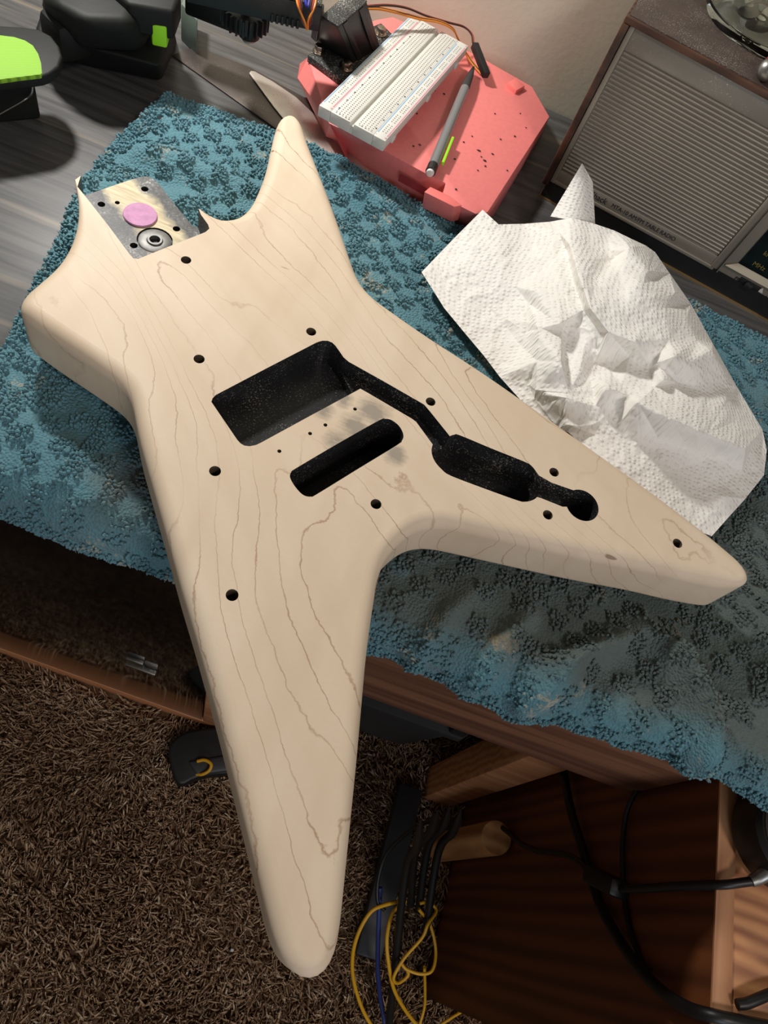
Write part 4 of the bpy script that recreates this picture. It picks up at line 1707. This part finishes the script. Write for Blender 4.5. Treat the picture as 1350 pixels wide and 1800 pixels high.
def build_gripper():
    z = 0.078
    g = thing('gripper_arm', at(440, 40, 0), 'black printed robot gripper arm with toothed gear beside the tower', 'robot arm')
    # upper beam running to the tower
    p, q = at(330, -30, z + 0.004), at(563, 24, z + 0.004)
    part('upper_beam', bar(p, q, 0.018, 0.018), M['black'], g)
    up = Vector((0, 0, 0.0096))
    part('dusty_cap', bar(p + up, q + up, 0.0165, 0.0012, 0.0004), M['black_top'], g)
    # lower finger with rounded end
    p2, q2 = at(330, -8, z - 0.026), at(440, 36, z - 0.026)
    part('lower_finger', bar(p2, q2, 0.017, 0.022, 0.003), M['black'], g)
    part('finger_end', lathe((q2.x, q2.y, z - 0.039), [(0.0075, 0.0), (0.0085, 0.001), (0.0085, 0.025), (0.0075, 0.026)], 28), M['black'], g)
    part('foot_pad', lathe((q2.x, q2.y, z - 0.042), [(0.005, 0.0), (0.0055, 0.0005), (0.0055, 0.003)], 20), M['steel_rule'], g)
    # gear
    gc = at(432, 20, z - 0.012)
    n = 22
    pr = []
    for k in range(n):
        for f_, r_ in ((0.0, 0.0155), (0.28, 0.0155), (0.40, 0.0190), (0.62, 0.0190), (0.74, 0.0155)):
            an = (k + f_) / n * 2 * math.pi
            pr.append((gc.x + r_ * math.cos(an), gc.y + r_ * math.sin(an)))
    part('gear', prism(pr, z - 0.022, z - 0.010), M['black'], g)
    part('axle', lathe((gc.x, gc.y, z - 0.024), [(0.004, 0.0), (0.004, 0.020)], 16), M['steel'], g)
    # small teeth of the rack below the upper beam
    for k in range(6):
        pp = at(478 + 9 * k, 30 + 2.2 * k, z - 0.002)
        part('rack_tooth', box(pp, (0.0022, 0.005, 0.006), 0.0004, 1, rz=0.4), M['black'], g)


build_gripper()
# pale grey-green wedge between the sander and the arm
mw = prism([(p.x, p.y) for p in (at(318, 6, 0.03), at(347, 36, 0.03), at(348, -12, 0.03), at(328, -14, 0.03))], 0.0, 0.03, bev=0.001)
solo('grey_block', mw, simple('grey_green_plastic', (98, 110, 98), 0.6, 0, 0.1, 40), 'grey-green block standing between the sander and gripper arm', 'block')


def ribbon(name, path, label, cols, sp=0.0012, r=0.00075):
    b = thing(name, path[0], label, 'wires')
    P = [Vector(p) for p in path]
    for i, c in enumerate(cols):
        off = (i - (len(cols) - 1) / 2) * sp
        Q = []
        for k, p in enumerate(P):
            t = (P[min(k + 1, len(P) - 1)] - P[max(k - 1, 0)]).normalized()
            s = t.cross(Vector((0, 0, 1)))
            if s.length < 1e-3:
                s = Vector((1, 0, 0))
            s.normalize()
            Q.append(p + s * off)
        part({'wire_o': 'orange_wire', 'wire_r': 'red_wire', 'wire_b': 'brown_wire', 'wire_blue': 'blue_wire'}[c], tube(Q, r, 6, 5), M[c], b)
    return b


ribbon('servo_lead', [at(522, -20, 0.10), at(527, 10, 0.098), at(532, 34, 0.088), at(540, 50, 0.078), at(545, 35, 0.088), at(550, 10, 0.097), at(553, -20, 0.10)],
       'looped orange and brown servo lead hanging over the gripper arm', ['wire_b', 'wire_r', 'wire_o'], 0.0014, 0.0008)
ribbon('blue_lead', [at(536, -15, 0.095), at(537, 3, 0.094), at(541, 12, 0.092), at(546, -12, 0.095)], 'short blue wire bundle behind the orange servo loop', ['wire_blue'], 0.001, 0.0011)
rl = ribbon('long_servo_lead', [at(645, 14, 0.072), at(668, 15, 0.070), at(700, 22, 0.067), at(735, 32, 0.064), at(770, 38, 0.062), at(795, 50, 0.058), at(806, 70, 0.05), at(818, 92, 0.038), at(832, 112, 0.034), at(848, 130, 0.034)],
            'orange and brown servo lead crossing the breadboard end', ['wire_o', 'wire_b', 'wire_o'], 0.0014, 0.0008)
r2_ = ribbon('red_black_lead', [at(645, 11, 0.075), at(680, 9, 0.074), at(715, 14, 0.070), at(750, 28, 0.064), at(790, 40, 0.058), at(815, 47, 0.053), at(829, 60, 0.050), at(832, 76, 0.047)],
             'dark red and brown lead running to a black plug', ['wire_r', 'wire_b'], 0.0012, 0.0007)
pA, pB = at(834, 79, 0.046), at(855, 133, 0.040)
part('plug', bar(pA, pB, 0.006, 0.006, 0.0006), M['black_clean'], r2_)


# ---------------- breadboard
def build_breadboard():
    BZ = 0.055
    k = (0.3972 - BZ) / (0.3972 - 0.0716)
    cx, cy = -0.0719 * k, 0.5674 * k
    Lb, Wb = 0.1651 * k, 0.0546 * k
    th = -0.1621
    X = Vector((math.cos(th), math.sin(th), 0))
    Yv = Vector((-math.sin(th), math.cos(th), 0))
    m = basis(Vector((cx, cy, BZ)), X, Yv, Vector((0, 0, 1)))
    H = 0.0088
    t = thing('breadboard', (cx, cy, PZ), 'white solderless breadboard lying over the pink base', 'breadboard')

    def bx(x0, x1, y0, y1, z0, z1, bev=0.0):
        return box(((x0 + x1) / 2, (y0 + y1) / 2, (z0 + z1) / 2), (x1 - x0, y1 - y0, z1 - z0), bev, 2, M=m)
    rw = Wb * 0.178
    part('power_rail', bx(-Wb / 2, -Wb / 2 + rw, -Lb / 2, Lb / 2, -H, 0, 0.0004), M['white'], t)
    part('power_rail', bx(Wb / 2 - rw, Wb / 2, -Lb / 2, Lb / 2, -H, 0, 0.0004), M['white'], t)
    gv = 0.0016
    part('terminal_strip', bx(-Wb / 2 + rw + 0.0001, -gv, -Lb / 2, Lb / 2, -H, 0, 0.0003), M['white'], t)
    part('terminal_strip', bx(gv, Wb / 2 - rw - 0.0001, -Lb / 2, Lb / 2, -H, 0, 0.0003), M['white'], t)
    part('centre_groove', bx(-gv, gv, -Lb / 2 + 0.0003, Lb / 2 - 0.0003, -H, -0.0024), M['white'], t)
    # stripes
    e = 0.00012
    for xs, c in ((-Wb / 2 + 0.0011, 'rail_blue'), (-Wb / 2 + rw - 0.0011, 'rail_red'), (Wb / 2 - rw + 0.0011, 'rail_blue'), (Wb / 2 - 0.0011, 'rail_red')):
        part('rail_stripe', bx(xs - 0.00038, xs + 0.00038, -Lb / 2 + 0.006, Lb / 2 - 0.006, -0.0002, e), M[c], t)
    # tie points
    V, F = [], []

    def sq(x, y, s):
        q = len(V)
        for a, b in ((-s, -s), (s, -s), (s, s), (-s, s)):
            V.append(m @ Vector((x + a, y + b, e)))
        F.append([q, q + 1, q + 2, q + 3])
    p = 0.00254 * k
    for r_ in range(63):
        y = (r_ - 31) * p
        for c in range(5):
            sq(gv + 0.0021 + p * (c + 0.3), y, 0.00042 * k)
            sq(-gv - 0.0021 - p * (c + 0.3), y, 0.00042 * k)
    for g_ in range(10):
        for c in range(5):
            y = (g_ * 6 + c - 29) * p
            for sx in (-1, 1):
                sq(sx * (Wb / 2 - rw / 2 - p * 0.48), y, 0.00042 * k)
                sq(sx * (Wb / 2 - rw / 2 + p * 0.48), y, 0.00042 * k)
    o = part('tie_points', mesh(V, F), M['hole'], t)
    o['kind'] = 'stuff'
    # row numbers every five rows, and polarity signs
    xn = Wb / 2 - rw - 0.0023
    for r_ in range(0, 63, 5):
        y = (31 - r_) * p
        n_ = str(max(r_, 1))
        for sx in (-1, 1):
            part('row_number', text_mesh(n_, 0.0019, m @ Vector((sx * xn, y - 0.0008, e)), Yv * -1, X, 0.00005, 'CENTER'), M['ink'], t)
    for i, ch in enumerate('abcde'):
        for sgn, chars in ((-1, 'edcba'), (1, 'fghij')):
            x = sgn * (gv + 0.0021 + p * (i + 0.3))
            part('column_letter', text_mesh(chars[i] if sgn > 0 else 'edcba'[i], 0.0022, m @ Vector((x, -Lb / 2 + 0.0022, e)), Yv * -1, X, 0.00005, 'CENTER'), M['ink'], t)
    for sx, off, ch, c in ((-1, 0.0011, '-', 'rail_blue'), (-1, rw - 0.0011, '+', 'rail_red'), (1, rw - 0.0011, '-', 'rail_blue'), (1, 0.0011, '+', 'rail_red')):
        for ye in (-Lb / 2 + 0.003, Lb / 2 - 0.003):
            part('polarity_sign', text_mesh(ch, 0.0042, m @ Vector((sx * (Wb / 2 - off), ye - 0.001, e)), X, Yv, 0.00006, 'CENTER'), M[c], t)
    # side lugs and support feet
    for y in (-Lb * 0.40, 0.0, Lb * 0.36):
        part('side_lug', bx(Wb / 2, Wb / 2 + 0.0016, y - 0.003, y + 0.003, -H, -H + 0.004, 0.0003), M['white'], t)
    for sx, sy in ((1, -0.36), (1, 0.30), (-1, -0.30), (-1, 0.36)):
        part('support_foot', bx(sx * Wb * 0.3 - 0.004, sx * Wb * 0.3 + 0.004, Lb * sy - 0.004, Lb * sy + 0.004, -(BZ - PZ), -H, 0.0004), M['white'], t)


build_breadboard()


# ---------------- mechanical pencil
def build_pencil():
    a, b = at(756, 304, PZ + 0.0062), at(833, 117, PZ + 0.0085)
    d = (b - a).normalized()
    L = (b - a).length
    s = Vector((0, 0, 1)).cross(d).normalized()
    u = d.cross(s)
    m = basis(a, s, u, d)
    p = thing('mechanical_pencil', (a.x, a.y, PZ), 'grey mechanical pencil with lime clip on the pink base', 'pencil')
    r = 0.0041
    part('barrel', lathe((0, 0, 0), [(r * 0.98, 0.010), (r, 0.012), (r, L * 0.76), (r * 0.96, L * 0.77)], 20, m), M['barrel'], p)
    part('core', lathe((0, 0, 0), [(r * 0.55, 0.011), (r * 0.55, L * 0.75)], 12, m), M['grey_metal'], p)
    part('tip', lathe((0, 0, 0), [(r * 0.98, L * 0.77), (r, L * 0.79), (r * 0.75, L * 0.90), (r * 0.3, L * 0.985), (r * 0.12, L)], 20, m), M['grey_metal'], p)
    part('end_ring', lathe((0, 0, 0), [(r * 0.9, 0.001), (r * 1.02, 0.0015), (r * 1.02, 0.010), (r * 0.9, 0.0105)], 20, m), M['black'], p)
    part('eraser', lathe((0, 0, 0), [(r * 0.35, -0.0014), (r * 0.7, -0.001), (r * 0.78, 0.0), (r * 0.78, 0.002)], 20, m), M['white'], p)
    c0 = at(778, 288, PZ + 0.006)
    c1 = at(796, 243, PZ + 0.008)
    part('clip', bar(c0, c1, 0.0022, 0.0036, 0.0006), M['lime'], p)


build_pencil()

# ---------------- blades on the desk
def pxprism(lst, z0, z1, bev=0.0):
    return prism([(at(a, b, z1).x, at(a, b, z1).y) for a, b in lst], z0, z1, bev=bev)


solo('saw_blade', pxprism([(303, 97), (326, 86), (352, 84), (440, 118), (560, 185), (610, 300), (545, 270), (470, 215)], 0.0002, 0.0016, 0.0003), M['steel_dull'],
     'wide dull steel blade lying on the desk behind the towel', 'blade')
solo('steel_strip', pxprism([(438, 128), (441, 124), (448, 125), (480, 143), (520, 170), (555, 203), (600, 243), (660, 297), (724, 345), (700, 352), (620, 305), (560, 268), (520, 236), (480, 186)], 0.0018, 0.0030, 0.0004), M['steel_rule'],
     'narrow tapered steel strip with rounded end beside the pink base', 'steel strip')


# ---------------- palm sander at the upper left
def build_sander():
    t = thing('palm_sander', at(190, 80, 0), 'black palm sander with lime pad and lime switch at the desk corner', 'sander')
    # wide foot block
    ft = [at(60, 52, 0.034), at(98, 68, 0.034), (at(282, 118, 0.034)), at(308, 56, 0.034), at(292, 20, 0.034), at(200, -40, 0.034), at(90, -30, 0.034)]
    bt = [at(70, 90, 0.0), at(98, 106, 0.0), at(284, 143, 0.0), at(312, 78, 0.0), at(300, 40, 0.0), at(210, -20, 0.0), at(95, 0, 0.0)]
    me = prism([(p.x, p.y) for p in ft], 0.0, 0.034, [(p.x, p.y) for p in bt])
    bevel(me, 0.004, 4, 30)
    part('foot_block', me, M['sander'], t)
    # raised motor housing
    c = at(150, 0, 0.05)
    hb = [at(85, 20, 0.06), at(150, 52, 0.06), at(235, 55, 0.06), at(262, 10, 0.06), at(250, -50, 0.06), at(120, -80, 0.06), at(75, -20, 0.06)]
    h0 = [at(75, 45, 0.033), at(140, 92, 0.033), at(255, 100, 0.033), at(285, 45, 0.033), at(265, -30, 0.033), at(120, -60, 0.033), at(75, 0, 0.033)]
    me = prism([(p.x, p.y) for p in hb], 0.033, 0.066, [(p.x, p.y) for p in h0])
    bevel(me, 0.012, 6, 25)
    part('housing', me, M['sander'], t)
    sm = prism([(at(a, b, 0.060).x, at(a, b, 0.060).y) for a, b in ((263, 20), (299, 27), (293, 48), (266, 42))], 0.044, 0.060, bev=0.0015)
    part('switch', sm, M['lime'], t)
    up = prism([(at(a, b, 0.07).x, at(a, b, 0.07).y) for a, b in ((180, -30), (225, 10), (306, 24), (318, -10), (290, -60), (200, -70))], 0.05, 0.072, bev=0.003, seg=3)
    part('collar', up, M['sander'], t)
    sh = at(292, 57, 0.0345)
    part('screw_hole', lathe((sh.x, sh.y, 0.0342), [(0.0028, 0.0), (0.0028, 0.0004)], 20), M['ink'], t)
    # D-shaped pad with black rim, lying face up
    z = 0.052
    rim = [(-80, 40), (-40, 40), (0, 44), (35, 46), (68, 50), (90, 62), (104, 80), (109, 98), (103, 116), (88, 128), (74, 133), (30, 139), (0, 142), (-90, 150)]
    part('pad_rim', prism([(at(a, b, z).x, at(a, b, z).y) for a, b in rim], z - 0.008, z, bev=0.002, seg=3), M['sander'], t)
    limep = [(-80, 58), (-40, 59), (0, 62), (25, 65), (44, 71), (58, 80), (67, 94), (72, 110), (74, 128), (72, 131), (40, 135), (0, 140), (-85, 147)]
    part('lime_pad', prism([(at(a, b, z + 0.001).x, at(a, b, z + 0.001).y) for a, b in limep], z - 0.002, z + 0.0012, bev=0.0005), M['lime_fabric'], t)
    # neck under the pad down to the desk
    nk = [(-90, 60), (-10, 60), (40, 80), (55, 110), (-100, 120)]
    part('pad_mount', prism([(at(a, b, 0.044).x, at(a, b, 0.044).y) for a, b in nk], 0.0, 0.045, bev=0.003, seg=3), M['sander'], t)
    part('handle', bar(at(85, 66, 0.036), at(150, 50, 0.036), 0.03, 0.03, 0.008), M['sander'], t)
    w = tube([at(53, 133, 0.042), at(57, 148, 0.036), at(55, 165, 0.030), at(42, 176, 0.025), at(0, 200, 0.025), at(-30, 218, 0.025)], 0.0008, 8, 5)
    part('wire_clamp', w, M['steel'], t)


build_sander()

# ================================================================== things below the desk edge
bn = thing('storage_bin', (0.12, 0.28, FZ), 'black plastic bin under the desk apron behind the guitar leg', 'bin')
v0 = [(0.02, 0.202), (0.198, 0.202), (0.206, 0.215), (0.206, 0.36), (0.02, 0.36)]
b0 = [(0.045, 0.212), (0.178, 0.212), (0.186, 0.222), (0.186, 0.345), (0.045, 0.345)]
M['bin'] = simple('matt_black_bin', (15, 16, 16), 0.8, 0, 0.1, 40)
part('bin_body', prism(v0, -0.46, -0.305, b0, 0.004, 3), M['bin'], bn)
part('rim', prism([(0.015, 0.197), (0.202, 0.197), (0.211, 0.208), (0.211, 0.365), (0.015, 0.365)], -0.309, -0.297, bev=0.002), M['bin'], bn)
part('stand', prism([(0.08, 0.25), (0.15, 0.25), (0.15, 0.32), (0.08, 0.32)], FZ, -0.458, bev=0.003), M['black_clean'], bn)
tt = at(812, 1256, -0.25)
part('tab', box((0.196, 0.203, -0.278), (0.016, 0.006, 0.045), 0.002), M['black_clean'], bn)

dp = thing('wooden_post', (0.307, 0.146, FZ), 'short round wooden post standing on the carpet by the oak panel', 'post')
part('post', lathe((0.306, 0.146, FZ), [(0.0185, 0.0), (0.0185, 0.215), (0.0175, 0.217)], 32), M['cut_wood'], dp)

solo('floor_bar', box((0.243, 0.10, FZ + 0.019), (0.034, 0.21, 0.022), 0.003), M['grey_metal'], 'dark grey flat bar lying on the carpet beside the cables', 'bar')


def cable(name, pts, r, mat, label, group=None, sides=8):
    return solo(name, tube(pts, r, sides, 8), mat, label, 'cable', group)


PXN = Vector((1, 0, 0))


def onp(x, y, d=0.006):       # a point just in front of the oak side panel
    return atp(x, y, (SX - d, 0, 0), PXN)


cable('power_cable', [onp(980, 1290, 0.02), onp(992, 1365, 0.013), onp(1005, 1430, 0.010), onp(1030, 1510, 0.006), onp(1055, 1590, 0.0065), onp(1100, 1670, 0.010), onp(1150, 1730, 0.010), onp(1205, 1770, 0.008),
                      at(1262, 1788, SZ + 0.006), at(1350, 1806, SZ + 0.006), at(1400, 1815, SZ + 0.006)], 0.0042, M['cable'], 'thick black cable running down the oak panel onto the cabinet top')
cable('thin_cable', [onp(1156, 1320, 0.012), onp(1130, 1372, 0.008), onp(1104, 1420, 0.005), onp(1095, 1480, 0.0035), onp(1096, 1560, 0.0028), onp(1104, 1620, 0.0026), onp(1120, 1670, 0.0026), onp(1140, 1712, 0.0026)],
      0.0022, M['cable'], 'thin black cable hanging straight down the oak panel')
ad = thing('cable_adapter', onp(1066, 1551, 0.012), 'black inline adapter box hanging against the oak panel', 'adapter')
part('adapter_box', bar(onp(1040, 1538, 0.021), onp(1092, 1564, 0.021), 0.018, 0.014, 0.004), M['cable'], ad)
part('lead', tube([onp(1088, 1563, 0.021), onp(1130, 1562, 0.018), onp(1190, 1558, 0.010), onp(1240, 1556, 0.004), at(1275, 1555, SZ + 0.006), at(1322, 1549, SZ + 0.012)], 0.0030, 8, 8), M['cable'], ad)
part('plug', tube([at(1320, 1549, SZ + 0.012), at(1334, 1543, SZ + 0.014), at(1352, 1532, SZ + 0.018), at(1372, 1522, SZ + 0.020)], lambda t: 0.0038 + 0.002 * t, 14, 5), M['steel'], ad)
part('lead', tube([onp(1040, 1538, 0.021), onp(1015, 1512, 0.019), onp(985, 1500, 0.013), onp(945, 1495, 0.009), onp(915, 1482, 0.010), onp(892, 1462, 0.014), onp(875, 1450, 0.02)], 0.0028, 8, 8), M['cable'], ad)

# round black device at the right edge
dv = thing('round_device', at(1362, 1470, SZ), 'black round device with a glassy face at the right edge', 'device')
dc = at(1412, 1468, SZ + 0.03)
part('housing', lathe((dc.x, dc.y, SZ), [(0.030, 0.0), (0.034, 0.004), (0.034, 0.028), (0.031, 0.031), (0.0265, 0.031), (0.0255, 0.0285), (0.004, 0.028)], 40), M['cable'], dv)
part('glass_face', lathe((dc.x, dc.y, SZ + 0.0282), [(0.0252, 0.0), (0.0235, 0.0016), (0.012, 0.0026), (0.003, 0.0028)], 40), M['dial'], dv)
part('metal_ring', lathe((dc.x, dc.y, SZ + 0.0310), [(0.0272, -0.0006), (0.0292, -0.0006), (0.0292, 0.0006), (0.0272, 0.0006)], 40, closed=True), M['steel_dull'], dv)
part('arm', bar(Vector((dc.x + 0.0, dc.y + 0.025, SZ + 0.02)), Vector((dc.x + 0.06, dc.y + 0.06, SZ + 0.025)), 0.024, 0.018, 0.003), M['cable'], dv)
cable('flat_strap', [at(1296, 1766, SZ + 0.004), at(1312, 1764, SZ + 0.005), at(1330, 1757, SZ + 0.006), at(1352, 1748, SZ + 0.006), at(1380, 1738, SZ + 0.005)], 0.0034, M['cable'], 'short black cable end lying on the oak cabinet top')

# coiled yellow cable, blue cable, black leads hanging by the post
zc = -0.52
cable('yellow_cable', [at(672, 1830, -0.60), at(640, 1780, -0.58), at(622, 1725, -0.55), at(620, 1680, -0.52), at(630, 1640, -0.50), at(650, 1605, -0.49), at(672, 1592, -0.49), at(712, 1584, -0.50), at(690, 1605, -0.51), at(680, 1650, -0.51),
                       at(684, 1700, -0.52), at(693, 1740, -0.54), at(712, 1775, -0.57), at(735, 1805, -0.60)], 0.0022, M['yellow'], 'yellow cable in a wide loose loop beside the carpet')
cable('yellow_cable', [at(736, 1598, -0.50), at(756, 1625, -0.51), at(766, 1670, -0.52), at(760, 1705, -0.52), at(740, 1712, -0.52), at(715, 1704, -0.52), at(706, 1694, -0.52), at(718, 1712, -0.53), at(700, 1728, -0.53), at(692, 1718, -0.52),
                       at(710, 1685, -0.51), at(742, 1648, -0.50), at(752, 1625, -0.495), at(767, 1600, -0.50), at(752, 1586, -0.50), at(738, 1588, -0.50)], 0.0019, M['yellow'], 'yellow cable in small tangled coils below the black leads')
cable('yellow_cable', [at(746, 1700, -0.53), at(747, 1740, -0.58), at(746, 1770, -0.615), at(738, 1800, -0.625), at(730, 1830, -0.628)], 0.0018, M['yellow'], 'yellow cable end trailing down onto the carpet')
cable('yellow_cable', [at(812, 1778, -0.628), at(792, 1790, -0.626), at(770, 1805, -0.626), at(755, 1820, -0.626)], 0.0018, M['yellow'], 'short yellow cable tail on the carpet by the panel foot')
cable('blue_cable', [at(668, 1560, -0.50), at(665, 1640, -0.53), at(664, 1700, -0.56), at(668, 1750, -0.60), at(678, 1810, -0.62)], 0.0028, M['navy'], 'dark blue cable hanging between the yellow loops')
cable('black_lead', [at(760, 1440, -0.38), at(718, 1462, -0.42), at(680, 1500, -0.46), at(665, 1545, -0.48), at(664, 1585, -0.49), at(676, 1600, -0.495)], 0.0022, M['cable'], 'black lead curving around the grey bar')
for k, (x0, y0, x1, y1, x2, y2, lb) in enumerate(((770, 1425, 730, 1500, 722, 1590, 'black lead nearest the grey bar in the hanging bundle'), (790, 1420, 752, 1490, 736, 1600, 'black lead in the middle of the hanging bundle'),
                                                 (810, 1425, 770, 1500, 748, 1640, 'black lead nearest the wooden post in the bundle'), (740, 1440, 712, 1540, 684, 1800, 'long black lead hanging down to the carpet'))):
    cable('black_lead', [at(x0, y0, -0.30), at((x0 + x1) / 2 + 6, (y0 + y1) / 2, -0.38), at(x1, y1, -0.44), at(x2, y2, -0.52 if k < 3 else -0.6)], lambda t: 0.001 + 0.0036 * min(1, t * 6), M['cable'], lb, 'bundle of black leads')

# black pouch with a yellow loop on the carpet
pp = thing('tool_pouch', at(355, 1335, FZ), 'black pouch with a yellow loop lying on the carpet', 'pouch')
pz = FZ + 0.03
po = [(296, 1320), (312, 1296), (345, 1284), (395, 1282), (440, 1300), (440, 1360), (400, 1362), (350, 1368), (318, 1382), (304, 1362)]
pm = prism([(at(a, b, pz).x, at(a, b, pz).y) for a, b in rsm(po, 3)], FZ + 0.001, pz + 0.01, bev=0.008, seg=4)
part('pouch_body', pm, M['navy_black'] if 'navy_black' in M else M['black_clean'], pp)
part('flap', prism([(at(a, b, pz + 0.02).x, at(a, b, pz + 0.02).y) for a, b in ((330, 1336), (440, 1318), (440, 1350), (345, 1362))], pz, pz + 0.014, bev=0.004, seg=3), M['grey_metal'], pp)
part('yellow_loop', tube([at(347, 1338, pz + 0.016), at(360, 1336, pz + 0.02), at(371, 1343, pz + 0.022), at(368, 1354, pz + 0.02), at(356, 1361, pz + 0.016), at(346, 1361, pz + 0.010)], 0.0022, 8, 6), M['yellow'], pp)

# one pale wood crumb on the carpet
cr = at(408, 1670, FZ + 0.014)
solo('wood_crumb', box(cr, (0.004, 0.0035, 0.003), 0.0008, 1), M['white'], 'tiny pale wood crumb on the brown carpet', 'crumb')
